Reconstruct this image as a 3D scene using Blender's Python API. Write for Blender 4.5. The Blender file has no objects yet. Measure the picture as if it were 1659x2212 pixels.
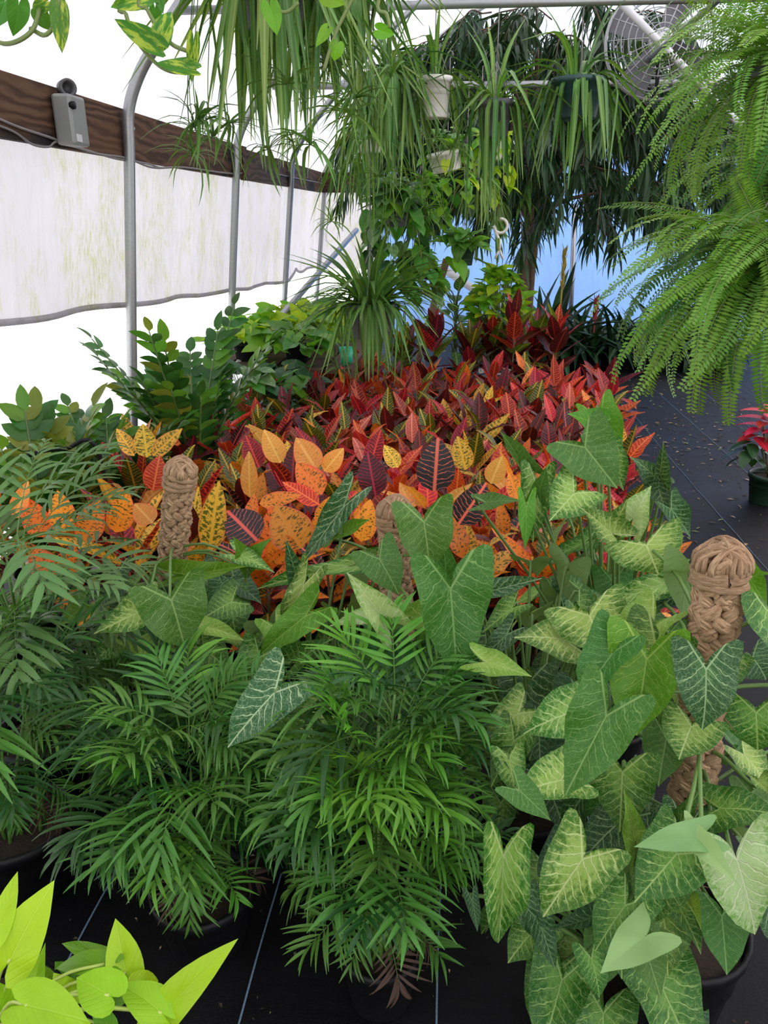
import bpy, math, random
import numpy as np
from mathutils import Matrix, Vector
R = math.radians; PI = math.pi
random.seed(7); rng = np.random.default_rng(7)
S = bpy.context.scene; COL = S.collection

# ------------------------------------------------------------------ camera
FPX, PITCH, YAW, EYE = 1662.0, R(21.0), R(5.45), Vector((0, 0, 1.5))
cam = bpy.data.cameras.new('camera'); camo = bpy.data.objects.new('camera', cam); COL.objects.link(camo)
cam.sensor_fit = 'VERTICAL'; cam.sensor_height = 24.0; cam.lens = 24.0 * FPX / 2212.0
cam.clip_start = 0.02; cam.clip_end = 400
camo.location = EYE; camo.rotation_euler = (PI/2 - PITCH, 0, YAW); S.camera = camo
FW = Vector((-math.sin(YAW)*math.cos(PITCH), math.cos(YAW)*math.cos(PITCH), -math.sin(PITCH)))
RT = Vector((math.cos(YAW), math.sin(YAW), 0)); UP = RT.cross(FW)
def at(px, py, Y):                      # the point of the scene seen at a photo pixel, at ground distance Y
    d = FW + RT*((px-829.5)/FPX) - UP*((py-1106)/FPX)
    return EYE + d*(Y/d.y)

# ------------------------------------------------------------------ world, sun, exposure
W = bpy.data.worlds.new('overcast_sky'); S.world = W; W.use_nodes = True
bg = W.node_tree.nodes['Background']; bg.inputs['Color'].default_value = (0.95, 0.97, 1.0, 1); bg.inputs['Strength'].default_value = 1.35
sl = bpy.data.lights.new('sun', 'SUN'); sl.energy = 5.0; sl.angle = R(12); sl.color = (1, .97, .92)
so = bpy.data.objects.new('sun', sl); so.rotation_euler = (R(12), R(42), 0); so.location = (9, -1, 9); COL.objects.link(so)
S.view_settings.view_transform = 'Standard'; S.view_settings.look = 'None'
S.view_settings.gamma = 1; S.view_settings.use_curve_mapping = False; S.view_settings.exposure = 0.35
cy = S.cycles
cy.max_bounces = 8; cy.diffuse_bounces = 5; cy.glossy_bounces = 3; cy.transmission_bounces = 6; cy.transparent_max_bounces = 6
cy.caustics_reflective = False; cy.caustics_refractive = False; cy.sample_clamp_indirect = 8
cy.use_denoising = True

# ------------------------------------------------------------------ material helpers
class G:
    def __init__(s, name):
        s.m = bpy.data.materials.new(name); s.m.use_nodes = True; s.t = s.m.node_tree; s.t.nodes.clear()
    def n(s, ty, **kw):
        o = s.t.nodes.new('ShaderNode'+ty)
        for k, v in kw.items(): setattr(o, k, v)
        return o
    def put(s, sock, v):
        if hasattr(v, 'is_linked'): s.t.links.new(v, sock)
        elif isinstance(v, (tuple, list)): sock.default_value = tuple(v)+((1,) if len(v) == 3 and sock.type == 'RGBA' else ())
        else: sock.default_value = v
    def math(s, op, a, b=0.0, clamp=False):
        o = s.n('Math', operation=op, use_clamp=clamp); s.put(o.inputs[0], a); s.put(o.inputs[1], b); return o.outputs[0]
    def mix(s, f, a, b, blend='MIX'):
        o = s.n('Mix', data_type='RGBA', blend_type=blend); s.put(o.inputs[0], f); s.put(o.inputs[6], a); s.put(o.inputs[7], b); return o.outputs[2]
    def ss(s, x, lo, hi, a=0.0, b=1.0):
        o = s.n('MapRange', interpolation_type='SMOOTHSTEP'); s.put(o.inputs[0], x)
        for i, v in enumerate((lo, hi, a, b)): s.put(o.inputs[i+1], v)
        return o.outputs[0]
    def noise(s, vec, scale, detail=2.0, rough=.5):
        o = s.n('TexNoise'); s.put(o.inputs['Vector'], vec); s.put(o.inputs['Scale'], scale); s.put(o.inputs['Detail'], detail); s.put(o.inputs['Roughness'], rough); return o.outputs[0]
    def mapv(s, vec, sc=(1,1,1), rot=(0,0,0)):
        o = s.n('Mapping'); s.put(o.inputs[0], vec); o.inputs[3].default_value = sc; o.inputs[2].default_value = rot; return o.outputs[0]
    def xyz(s, v):
        o = s.n('SeparateXYZ'); s.put(o.inputs[0], v); return o.outputs
    def pos(s): return s.n('NewGeometry').outputs['Position']
    def obj(s): return s.n('TexCoord').outputs['Object']
    def uv(s): return s.n('UVMap').outputs[0]
    def bump(s, h, st=.3, d=.01):
        o = s.n('Bump'); s.put(o.inputs['Height'], h); o.inputs['Strength'].default_value = st; o.inputs['Distance'].default_value = d; return o.outputs[0]
    def bsdf(s, col, rough=.5, metal=0.0, spec=.5, nrm=None):
        o = s.n('BsdfPrincipled'); s.put(o.inputs['Base Color'], col); s.put(o.inputs['Roughness'], rough); s.put(o.inputs['Metallic'], metal); s.put(o.inputs['Specular IOR Level'], spec)
        if nrm is not None: s.put(o.inputs['Normal'], nrm)
        return o.outputs[0]
    def translucent(s, col):
        o = s.n('BsdfTranslucent'); s.put(o.inputs[0], col); return o.outputs[0]
    def mixs(s, f, a, b):
        o = s.n('MixShader'); s.put(o.inputs[0], f); s.put(o.inputs[1], a); s.put(o.inputs[2], b); return o.outputs[0]
    def out(s, sh):
        o = s.n('OutputMaterial'); s.put(o.inputs[0], sh); return s.m
def plain(name, col, rough=.5, metal=0.0, var=.12, scale=30, bump=0.0, spec=.5):
    g = G(name); n = g.noise(g.obj(), scale, 4)
    c = g.mix(n, tuple(x*(1-var) for x in col), tuple(min(1, x*(1+var)) for x in col))
    return g.out(g.bsdf(c, rough, metal, spec, g.bump(n, bump, .004) if bump else None))
def rnd_tint(g, col, amt=.25):
    r = g.n('ObjectInfo').outputs['Random']
    o = g.n('HueSaturation'); g.put(o.inputs['Hue'], g.math('ADD', .5, g.math('MULTIPLY', g.math('SUBTRACT', r, .5), .03)))
    r2 = g.math('FRACT', g.math('MULTIPLY', r, 7.31)); g.put(o.inputs['Value'], g.math('ADD', 1-amt, g.math('MULTIPLY', r2, 2*amt))); o.inputs['Saturation'].default_value = 1; g.put(o.inputs['Color'], col); return o.outputs[0]
def edge(g): return g.n('Attribute', attribute_name='edge').outputs['Fac']
def leaf_out(g, col, rough, trans, h=None, spec=.34, back=None, hb=.35):
    nrm = g.bump(h, hb, .002) if h is not None else None
    if back is not None: col = g.mix(g.n('NewGeometry').outputs['Backfacing'], col, back)
    tcol = g.mix(1.0, col, (1.35, 1.3, .55), 'MULTIPLY')
    return g.out(g.mixs(trans, g.bsdf(col, rough, 0, spec, nrm), g.translucent(tcol)))
def lance_mat(name, base, vein, nlat=13, k=.7, wm=.03, wl=.28, spread=.0, rim=None, rough=.35, trans=.22, tint=.25, back=None, mott=0.0, mcol=(0, 0, 0)):
    """a blade with a midrib and slanting side veins; spread lets the vein colour run into the blade"""
    g = G(name); uv = g.uv(); x, y = g.xyz(uv)[0], g.xyz(uv)[1]; ax = g.math('ABSOLUTE', x)
    rv = g.n('ObjectInfo').outputs['Random']
    off = g.n('VectorMath', operation='ADD'); g.put(off.inputs[0], uv); cx = g.n('CombineXYZ'); g.put(cx.inputs[2], g.math('MULTIPLY', rv, 20)); g.put(off.inputs[1], cx.outputs[0])
    nz = g.noise(off.outputs[0], 9, 3); nz2 = g.noise(off.outputs[0], 22, 3, .6)
    t = g.math('FRACT', g.math('ADD', g.math('MULTIPLY', g.math('SUBTRACT', y, g.math('MULTIPLY', ax, k)), nlat), g.math('ADD', g.math('MULTIPLY', nz, 1.6), g.math('MULTIPLY', g.math('GREATER_THAN', x, 0), .4))))
    d = g.math('MULTIPLY', g.math('ABSOLUTE', g.math('SUBTRACT', t, .5)), 2)      # 0 on the vein
    lat = g.ss(d, wl, wl*.3); mid = g.ss(ax, wm, wm*.4)
    v = g.math('MAXIMUM', mid, g.math('MULTIPLY', lat, .85))
    e = edge(g)
    if spread: v = g.math('MAXIMUM', v, g.ss(g.math('ADD', g.math('MULTIPLY', lat, .25), nz2), .82-spread*.5, .95-spread*.5), True)
    c = g.mix(v, base, vein)
    if mott: c = g.mix(g.ss(nz2, .62-mott*.25, .72-mott*.25), c, mcol)
    if rim is not None: c = g.mix(g.ss(g.math('ADD', e, g.math('MULTIPLY', g.math('SUBTRACT', nz2, .5), .5)), .78, .98), c, rim)
    c = rnd_tint(g, c, tint)
    return leaf_out(g, c, rough, trans, g.math('SUBTRACT', 1, v), back=back)
def arrow_mat(name, margin, centre, vein, pale, vw=.17, nlat=6.5, rough=.38, trans=.2, back=(.2, .33, .13), tint=.12):
    g = G(name); uv = g.uv(); x, y = g.xyz(uv)[0], g.xyz(uv)[1]; ax = g.math('ABSOLUTE', x)
    rv = g.n('ObjectInfo').outputs['Random']
    off = g.n('VectorMath', operation='ADD'); g.put(off.inputs[0], uv); cx = g.n('CombineXYZ'); g.put(cx.inputs[2], g.math('MULTIPLY', rv, 20)); g.put(off.inputs[1], cx.outputs[0])
    nz = g.noise(off.outputs[0], 5, 3); nz2 = g.noise(off.outputs[0], 16, 4, .65); e = edge(g)
    s = g.math('ADD', g.math('SUBTRACT', y, g.math('MULTIPLY', ax, .95)), g.math('MULTIPLY', g.math('MULTIPLY', ax, ax), .7))
    ph = g.math('ADD', g.math('MULTIPLY', s, nlat), g.math('ADD', g.math('MULTIPLY', nz, 1.2), g.math('MULTIPLY', g.math('GREATER_THAN', x, 0), .43)))
    d = g.math('MULTIPLY', g.math('ABSOLUTE', g.math('SUBTRACT', g.math('FRACT', ph), .5)), 2)
    lat = g.math('MULTIPLY', g.ss(d, vw, vw*.25), g.ss(e, 1.0, .6, .25, 1))
    d2 = g.math('MULTIPLY', g.math('ABSOLUTE', g.math('SUBTRACT', g.math('FRACT', g.math('MULTIPLY', ph, 2.0)), .5)), 2)
    fine = g.math('MULTIPLY', g.ss(d2, .3, .05), g.ss(nz2, .4, .65, 0, .55))
    vo = g.n('TexVoronoi', feature='DISTANCE_TO_EDGE'); vo.inputs['Scale'].default_value = 13; g.put(vo.inputs['Vector'], off.outputs[0]); fine = g.math('MAXIMUM', fine, g.math('MULTIPLY', g.ss(vo.outputs['Distance'], .07, .01), g.ss(nz2, .36, .6, .1, .7)))
    mid = g.math('MULTIPLY', g.ss(ax, .019, .006), g.math('GREATER_THAN', y, 0))
    rib = g.math('ABSOLUTE', g.math('ADD', g.math('MULTIPLY', ax, .77), g.math('MULTIPLY', y, .6)))
    rib = g.math('MULTIPLY', g.ss(rib, .02, .006), g.math('LESS_THAN', y, 0.01))
    v = g.math('MAXIMUM', g.math('MAXIMUM', mid, rib), g.math('MAXIMUM', lat, g.math('MULTIPLY', fine, .8)))
    pz = g.math('ADD', g.math('ADD', g.math('MULTIPLY', g.math('SUBTRACT', 1, e), .75), g.math('MULTIPLY', g.math('SUBTRACT', nz2, .5), 1.1)), g.math('ADD', g.math('MULTIPLY', lat, .22), pale-.55))
    c = g.mix(g.ss(pz, .05, .5), margin, centre)
    c = g.mix(g.math('MULTIPLY', v, .85), c, vein)
    c = rnd_tint(g, c, tint)
    return leaf_out(g, c, rough, trans, g.math('SUBTRACT', nz2, g.math('MULTIPLY', v, 1.2)), back=back, hb=.5, spec=.3)

# ------------------------------------------------------------------ mesh helpers
def mesh(name, V, F, mats, uv=None, edg=None, smooth=True, fm=None):
    me = bpy.data.meshes.new(name)
    me.from_pydata([tuple(map(float, v)) for v in V], [], [tuple(map(int, f)) for f in F])
    for m in (mats if isinstance(mats, (list, tuple)) else [mats]): me.materials.append(m)
    if uv is not None:
        L = np.zeros(len(me.loops), dtype=np.int32); me.loops.foreach_get('vertex_index', L)
        me.uv_layers.new(name='UVMap').data.foreach_set('uv', np.asarray(uv, dtype=np.float32)[L].ravel())
    if edg is not None: me.attributes.new('edge', 'FLOAT', 'POINT').data.foreach_set('value', np.asarray(edg, dtype=np.float32))
    if smooth: me.polygons.foreach_set('use_smooth', np.ones(len(me.polygons), dtype=bool))
    if fm is not None: me.polygons.foreach_set('material_index', np.asarray(fm, dtype=np.int32))
    me.update(); return me
class MB:                                # collects shapes into ONE mesh
    def __init__(s): s.V = []; s.F = []; s.UV = []; s.E = []; s.M = []
    def add(s, V, F, uv=None, e=None, mi=0):
        b = len(s.V); s.V.extend(map(tuple, V)); s.F.extend([tuple(i+b for i in f) for f in F])
        s.UV.extend(map(tuple, uv) if uv is not None else [(0, 0)]*len(V)); s.E.extend(e if e is not None else [0]*len(V)); s.M.extend([mi]*len(F)); return s
    def box(s, c, d, mi=0, M=None):
        V = [Vector((x*d[0]/2, y*d[1]/2, z*d[2]/2)) for x in (-1, 1) for y in (-1, 1) for z in (-1, 1)]
        if M is not None: V = [M @ v for v in V]
        V = [v+Vector(c) for v in V]
        return s.add(V, [(0,1,3,2),(4,6,7,5),(0,4,5,1),(2,3,7,6),(0,2,6,4),(1,5,7,3)], mi=mi)
    def tube(s, P, r, n=6, mi=0, cap=True):
        V, F, uv = tube(P, r, n, cap); return s.add(V, F, uv, mi=mi)
    def lathe(s, prof, n=24, c=(0, 0, 0), mi=0):
        V, F = lathe(prof, n); return s.add([(v[0]+c[0], v[1]+c[1], v[2]+c[2]) for v in V], F, mi=mi)
    def mesh(s, name, mats, smooth=True): return mesh(name, s.V, s.F, mats, s.UV, s.E, smooth, s.M)
def tube(P, r, n=6, cap=True):
    P = [Vector(p) for p in P]; m = len(P)
    if not isinstance(r, (list, tuple)): r = [r]*m
    T = [(P[min(i+1, m-1)]-P[max(i-1, 0)]).normalized() for i in range(m)]
    a = Vector((1, 0, 0)) if abs(T[0].x) < .8 else Vector((0, 1, 0))
    N = (a - T[0]*a.dot(T[0])).normalized(); V = []; uv = []; L = 0
    for i in range(m):
        N = (N - T[i]*N.dot(T[i])).normalized(); B = T[i].cross(N)
        if i: L += (P[i]-P[i-1]).length
        for k in range(n):
            t = 2*PI*k/n; V.append(P[i]+(N*math.cos(t)+B*math.sin(t))*r[i]); uv.append((k/n, L))
    F = [(i*n+k, i*n+(k+1) % n, (i+1)*n+(k+1) % n, (i+1)*n+k) for i in range(m-1) for k in range(n)]
    if cap: F += [tuple(range(n))[::-1], tuple((m-1)*n+k for k in range(n))]
    return V, F, uv
def lathe(prof, n=24):
    V = [(r*math.cos(2*PI*k/n), r*math.sin(2*PI*k/n), z) for r, z in prof for k in range(n)]
    F = [(i*n+k, i*n+(k+1) % n, (i+1)*n+(k+1) % n, (i+1)*n+k) for i in range(len(prof)-1) for k in range(n)]
    return V, F
def bez(P, n=8):                         # smooth curve through points (Catmull-Rom)
    P = [Vector(p) for p in P]; Q = [P[0]*2-P[1]]+P+[P[-1]*2-P[-2]]; o = []
    for i in range(1, len(Q)-2):
        for j in range(n):
            t = j/n; a, b, c, d = Q[i-1:i+3]
            o.append(.5*((2*b)+(c-a)*t+(2*a-5*b+4*c-d)*t*t+(3*b-a-3*c+d)*t**3))
    return o+[P[-1]]
def bendyz(V, curl, p=1.0):              # bend a flat blade downward along +Y
    o = []
    for x, y, z in V:
        if y <= 0 or abs(curl) < 1e-4: o.append((x, y, z)); continue
        th = curl*y; o.append((x, math.sin(th)/curl + z*math.sin(th), -(1-math.cos(th))/curl + z*math.cos(th)))
    return o
def prof_lance(v): return (math.sin(PI*min(1, v**.8))**.8)*(1-.25*v)
def prof_strap(v): return min(1, .55+2.5*v)*min(1, (1-v)*2.2)**.75
def prof_ovate(v): return (math.sin(PI*v**.72)**.75)
def blade(w=.3, prof=prof_lance, nv=8, nx=4, fold=.2, curl=.5, rip=0.0, seed=0, twist=0.0):
    V = []; uv = []; e = []
    for i in range(nv+1):
        v = i/nv; hw = max(.004, w/2*prof(min(.999, max(.001, v))) if 0 < i < nv else .006)
        for j in range(nx+1):
            s = -1+2*j/nx; x = s*hw; z = fold*abs(x)+rip*s*s*math.sin(v*19+seed+(1.7 if s > 0 else 0))*.02
            a = twist*v; V.append((x*math.cos(a), v, z+x*math.sin(a))); uv.append((x, v)); e.append(abs(s))
    F = [(i*(nx+1)+j, i*(nx+1)+j+1, (i+1)*(nx+1)+j+1, (i+1)*(nx+1)+j) for i in range(nv) for j in range(nx)]
    return bendyz(V, curl), F, uv, e
ARROW = [(0,1),(5,.88),(13,.76),(25,.66),(40,.575),(55,.53),(70,.50),(85,.49),(100,.51),(113,.57),(122,.645),(129,.685),(136,.64),(144,.48),(155,.29),(166,.16),(175,.08)]
HEART = [(0,1),(9,.84),(22,.70),(38,.59),(55,.515),(75,.46),(95,.435),(115,.42),(135,.40),(152,.35),(166,.22),(176,.09)]
def radial(T, fold=.25, curl=.5, rip=.03, seed=0, wide=1.0, lobe=.2):
    A = [(-a, r) for a, r in T[::-1]]+T[1:]; fr = [.4, .75, 1.0]; n = len(A)
    V = [(0, 0, 0)]; uv = [(0, 0)]; e = [0.0]
    for f in fr:
        for a, r in A:
            x = math.sin(R(a))*r*f*wide; y = math.cos(R(a))*r*f
            z = fold*abs(x) + rip*f*f*math.sin(R(a)*4+seed) + (lobe*y*y if y < 0 else 0) - .12*x*x
            V.append((x, y, z)); uv.append((x, y)); e.append(f)
    F = [(0, 1+i+1, 1+i) for i in range(n-1)]
    for k in range(2):
        b, c = 1+k*n, 1+(k+1)*n; F += [(b+i, b+i+1, c+i+1, c+i) for i in range(n-1)]
    return bendyz(V, curl), F, uv, e
def xf(V, M): return [tuple(M @ Vector(v)) for v in V]
def frame(p, d, n, s=1.0, sx=None):
    y = Vector(d).normalized(); n = Vector(n); z = n-y*n.dot(y)
    if z.length < 1e-4: z = Vector((0, .3, 1))-y*Vector((0, .3, 1)).dot(y)
    z.normalize(); x = y.cross(z); sx = s if sx is None else sx
    M = Matrix(((x.x*sx, y.x*s, z.x*s, p[0]), (x.y*sx, y.y*s, z.y*s, p[1]), (x.z*sx, y.z*s, z.z*s, p[2]), (0, 0, 0, 1))); return M

# ------------------------------------------------------------------ object helpers
def link(name, me, parent=None, M=None, loc=None, color=None, kind=None, label=None):
    o = bpy.data.objects.new(name, me); COL.objects.link(o)
    if parent is not None: o.parent = parent
    if M is not None: o.matrix_basis = M
    if loc is not None: o.location = loc
    if kind: o['kind'] = kind
    if label: o['label'] = label
    return o
def tag(o, label, cat, group=None):
    o['label'] = label; o['category'] = cat
    if group: o['group'] = group
    return o
def thing(name, label, cat, loc=(0, 0, 0), group=None):
    o = bpy.data.objects.new(name, None); COL.objects.link(o); o.location = loc; o.empty_display_size = .05
    return tag(o, label, cat, group)
def rel(M, loc): return Matrix.Translation(-Vector(loc)) @ M
def part(name, me, t, M, **k): return link(name, me, t, rel(M, t.location), **k)   # M in scene space, parent unrotated
def worldpart(name, mb, mats, t, **k):
    L = t.location; mb.V = [(v[0]-L.x, v[1]-L.y, v[2]-L.z) for v in mb.V]; return link(name, mb.mesh(name, mats), t, **k)
def struct(name, me, parent=None, **k): return link(name, me, parent, kind='structure', **k)

# ------------------------------------------------------------------ materials of the setting
def film_mat(name, tint, stain=0.0, t=.74, zlo=0, zhi=0):
    g = G(name); P = g.pos()
    a = g.noise(g.mapv(P, (.6, .6, .9)), 2.2, 4); b = g.noise(g.mapv(P, (3, 9, .45)), 3.0, 5, .65)
    c = g.mix(g.ss(a, .3, .7), tuple(x*.90 for x in tint), tint)
    c = g.mix(g.ss(b, .45, .75, 0, .3), c, tuple(x*.72 for x in tint))
    if stain:
        st = g.noise(g.mapv(P, (1.0, 1.5, .9)), 1.9, 6, .72); sp = g.noise(g.mapv(P, (14, 34, 7)), 2.2, 5, .75)
        f = g.math('MULTIPLY', g.ss(st, .44, .70, .04, stain), g.ss(sp, .42, .62, .12, 1))
        c = g.mix(f, c, (.42, .43, .16))
    nrm = g.bump(g.noise(g.mapv(P, (2, 2.2, .8), (.5, 0, 0)), 2.0, 3), .8, .12)
    tr = g.n('BsdfTranslucent'); g.put(tr.inputs[0], c); g.put(tr.inputs['Normal'], nrm)
    return g.out(g.mixs(t, g.bsdf(c, .3, 0, .4, nrm), tr.outputs[0]))
M_roof = film_mat('roof_film', (.88, .85, .92), 0, .68)
M_curtain = film_mat('curtain_film', (.66, .63, .68), 1.0, .66)
M_blue = film_mat('blue_film', (.27, .47, .90), 0, .6)
M_gable = film_mat('gable_film', (.74, .83, .97), 0, .7)
M_steel = plain('galvanised_steel', (.40, .41, .42), .42, .75, .15, 60)
M_white = plain('white_paint', (.62, .63, .64), .5, 0, .1, 20)
M_black = plain('black_plastic', (.006, .006, .007), .5, 0, .3, 40, 0, .25)
M_soil = plain('potting_soil', (.035, .022, .014), .95, 0, .7, 90, .9)
M_wire = plain('grey_wire', (.22, .2, .2), .6)

def floor_mat():
    g = G('woven_ground_cover'); P = g.pos(); n = g.noise(P, 1.1, 5, .6); n2 = g.noise(g.mapv(P, (3, 20, 1)), 3, 4)
    w = g.n('TexWave', wave_type='BANDS', bands_direction='X'); g.put(w.inputs[0], P); w.inputs['Scale'].default_value = 130
    w2 = g.n('TexWave', wave_type='BANDS', bands_direction='Y'); g.put(w2.inputs[0], P); w2.inputs['Scale'].default_value = 90
    weave = g.math('MULTIPLY', w.outputs['Fac'], w2.outputs['Fac'])
    dust = g.ss(n, .42, .72)
    c = g.mix(g.math('MULTIPLY', dust, .55), (.0045, .0045, .0055), (.028, .027, .028))
    c = g.mix(g.math('MULTIPLY', weave, .5), c, (.004, .004, .005))
    sp = g.noise(P, 210, 2); c = g.mix(g.ss(sp, .74, .8), c, (.07, .065, .055))
    h = g.math('ADD', g.math('MULTIPLY', weave, .15), g.math('ADD', g.noise(g.mapv(P, (1.2, 7, 1)), 2.2, 3), g.math('MULTIPLY', n2, .25)))
    return g.out(g.bsdf(c, g.ss(n, .3, .7, .42, .62), 0, .16, g.bump(h, .35, .02)))
def beam_mat():
    g = G('weathered_timber'); P = g.pos(); wv = g.noise(g.mapv(P, (6, .55, 8)), 1.6, 3)
    w = g.n('TexWave', wave_type='BANDS', bands_direction='Z', wave_profile='SIN'); g.put(w.inputs[0], g.mapv(P, (1, .22, 1))); w.inputs['Scale'].default_value = 7; w.inputs['Distortion'].default_value = 16; w.inputs['Detail'].default_value = 3; w.inputs['Detail Scale'].default_value = .9
    c = g.mix(w.outputs['Fac'], (.040, .018, .010), (.120, .060, .034))
    c = g.mix(g.ss(wv, .4, .75, 0, .7), c, (.10, .045, .022))
    burn = g.noise(g.mapv(P, (1, .9, 2.0)), 1.5, 4, .6)
    c = g.mix(g.ss(burn, .53, .64), c, (.010, .008, .009))
    return g.out(g.bsdf(rnd_tint(g, c, .15), .75, 0, .3, g.bump(w.outputs['Fac'], .3, .004)))
M_floor = floor_mat(); M_beam = beam_mat()
M_seam = plain('stitched_thread', (.16, .25, .36), .7, 0, .6, 260)
M_ground = plain('pale_gravel', (.80, .79, .76), .9, 0, .1, 5)

# ------------------------------------------------------------------ shell
YB = 10.5; Y0 = -3.0; XC = 1.9
PROF = [(-1.95, 0.0), (-1.885, .6), (-1.82, 1.2), (-1.755, 1.8), (-1.735, 2.0), (-1.665, 2.16), (-1.56, 2.30), (-1.37, 2.52), (-.8, 3.10), (0, 3.68), (.9, 4.06), (XC, 4.2)]
def full(P): return P+[(2*XC-x, z) for x, z in P[-2::-1]]
fl = struct('floor', mesh('floor', [(-2.1, Y0, 0), (5.9, Y0, 0), (5.9, YB+.2, 0), (-2.1, YB+.2, 0)], [(0, 1, 2, 3)], M_floor, smooth=False))
for X in (-1.2, -.79, -.39, .0, .39, 1.43, 1.83, 2.24, 2.65):
    b = MB(); pts = [(X+.003*math.sin(y*2.1+X*5)+.0012*math.sin(y*95), y, .0015) for y in np.linspace(.6, 9.8, 160)]
    b.tube(pts, .0022, 4, cap=False); link('stitched_seam', b.mesh('stitched_seam', M_seam), fl)
struct('ground', mesh('ground', [(-60, -40, -.04), (60, -40, -.04), (60, 70, -.04), (-60, 70, -.04)], [(0, 1, 2, 3)], M_ground, smooth=False))
# roof film: from just above the beam, over the hoops, down to the right eave
def sheet(name, rows, mat, th=.0):
    n = len(rows[0]); V = [p for r in rows for p in r]
    F = [(i*n+j, i*n+j+1, (i+1)*n+j+1, (i+1)*n+j) for i in range(len(rows)-1) for j in range(n-1)]
    return mesh(name, V, F, mat)
HOOPS = [.2, 2.25, 4.3, 6.35, 8.4, 10.45]
def sag(y): return .5-.5*math.cos(2*PI*(y-.2)/2.05)       # 0 on a hoop, 1 between two
prR = [(x-.05, z+.03) for x, z in PROF if z > 1.99]; prR[0] = (-1.845, 2.0)
prR = full(prR)
ys = np.linspace(Y0, YB, 60)
rows = [[(x, y, z-.05*sag(y)*(1 if 2.2 < z else 0)) for x, z in prR] for y in ys]
struct('ceiling', sheet('ceiling', rows, M_roof))
# roll-up side curtain on the left: wavy lower hem with its rolled edge
def hem(y): return float(np.interp(y, [Y0, 2.2, 3.15, 4.46, 6.6, 8.5, 8.9, 9.25, 9.7, YB], [1.15, 1.12, 1.07, 1.01, .90, .83, .80, .92, .86, .86])) + .008*math.sin(y*5)
ys = np.linspace(Y0, YB, 150); rows = []
for y in ys:
    h = hem(y); r = []
    for k in range(13):
        t = k/12; z = 1.84+(h-1.84)*t; x = -1.842-.09*(1.84-z)/.84 - .02*t*math.sin(y*3.1+2*t)-.012*t*math.sin(y*9+4*t)
        r.append((x, y, z))
    rows.append(r)
wl = struct('wall_left', sheet('wall_left', rows, M_curtain))
b = MB(); b.tube([(r[-1][0]+.005, r[-1][1], r[-1][2]+.012) for r in rows], .016, 7); struct('rolled_hem', b.mesh('rolled_hem', M_curtain), wl)
# right side wall, back wall (blue sheet below, paler gable film above)
struct('wall_right', sheet('wall_right', [[(5.66+.05*(z/2), y, z) for z in (0, .7, 1.4, 2.06)] for y in (Y0, 2, 6, YB)], M_roof))
rows = [[(x, YB+.03+.02*math.sin(x*6+z*2), z) for x in np.linspace(-1.1, 5.75, 40)] for z in np.linspace(0, 2.3, 10)]
wb = struct('wall_back', sheet('wall_back', rows, M_blue))
rows = [[(x, YB+.03+.02*math.sin(x*6+z*2), z) for x in np.linspace(-1.95, -1.1, 8)] for z in np.linspace(.86, 2.3, 8)]
struct('corner_film', sheet('corner_film', rows, M_curtain), wb)
g = [(x, z) for x, z in full(PROF) if z > 2.0]
V = [(x, YB+.04, z) for x, z in g]+[(x, YB+.04, 2.0) for x, z in g]; n = len(g)
struct('gable_film', mesh('gable_film', V, [(i, i+1, n+i+1, n+i) for i in range(n-1)], M_gable, smooth=False), wb)
# timber along the left wall: three planks and a short splice
tb = bpy.data.objects.new('trim_1', None); COL.objects.link(tb); tb['kind'] = 'structure'
for y0, y1, z0, z1, x in ((Y0, 3.02, 1.79, 2.03, 0), (3.025, 6.72, 1.785, 2.025, -.002), (6.735, 7.9, 1.78, 2.01, .012), (7.905, 10.4, 1.785, 2.02, 0)):
    b = MB(); b.box((-1.80+x, (y0+y1)/2, (z0+z1)/2), (.038, y1-y0, z1-z0)); struct('plank', b.mesh('plank', M_beam, False), tb)
b = MB(); b.box((-1.45, 10.42, 1.90), (.66, .038, .235)); struct('plank', b.mesh('plank', M_beam, False), tb)
b = MB(); b.box((-1.772, 6.66, 1.90), (.03, .12, .25)); struct('plank', b.mesh('plank', M_beam, False), tb)

# ------------------------------------------------------------------ hoops, bars, braces
def hoop(y, lab):
    t = thing('hoop_pipe', lab, 'pipe', (-1.95, y, 0))
    P = bez([(x, y, z) for x, z in full(PROF)], 6); b = MB(); b.tube(P, .030, 10); worldpart('bent_pipe', b, M_steel, t)
    b = MB(); b.tube([(-1.735, y+.028, 1.93), (-1.735, y+.042, 1.93)], .011, 6); b.tube([(-1.735, y+.04, 1.93), (-1.735, y+.05, 1.93)], .006, 6); worldpart('bolt', b, M_steel, t)
for y, l in zip(HOOPS[1:], ('bent grey steel hoop pipe nearest the camera, mostly out of frame', 'thick grey steel hoop pipe bending over right of the grey box',
                            'grey steel hoop pipe second along the timber beam, beside the plank splice', 'grey steel hoop pipe third along the timber beam', 'thin grey steel hoop pipe at the far end of the timber beam')): hoop(y, l)
def pipe(name, P, r, lab, mat=None, cat='pipe', n=8):
    t = bpy.data.objects.new(name, None); b = MB(); P = [Vector(p) for p in P]; o = P[0]
    b.tube([p-o for p in P], r, n); ob = link(name, b.mesh(name, mat or M_steel), loc=o); return tag(ob, lab, cat)
pipe('crossbar', [(-1.45, 4.36, 2.46), (1.2, 4.36, 2.455), (3.2, 4.36, 2.48), (5.25, 4.36, 2.46)], .02, 'long grey horizontal crossbar carrying the three hanging spider plant pots')
pipe('crossbar', [(-1.45, 6.41, 2.41), (1.9, 6.41, 2.39), (5.25, 6.41, 2.41)], .024, 'second grey crossbar farther back, crossing in front of the tree')
pipe('purlin_pipe', [(-.66, -1, 2.50), (-.66, 10.4, 2.50)], .018, 'lengthwise grey pipe above the near hanging baskets')
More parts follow.
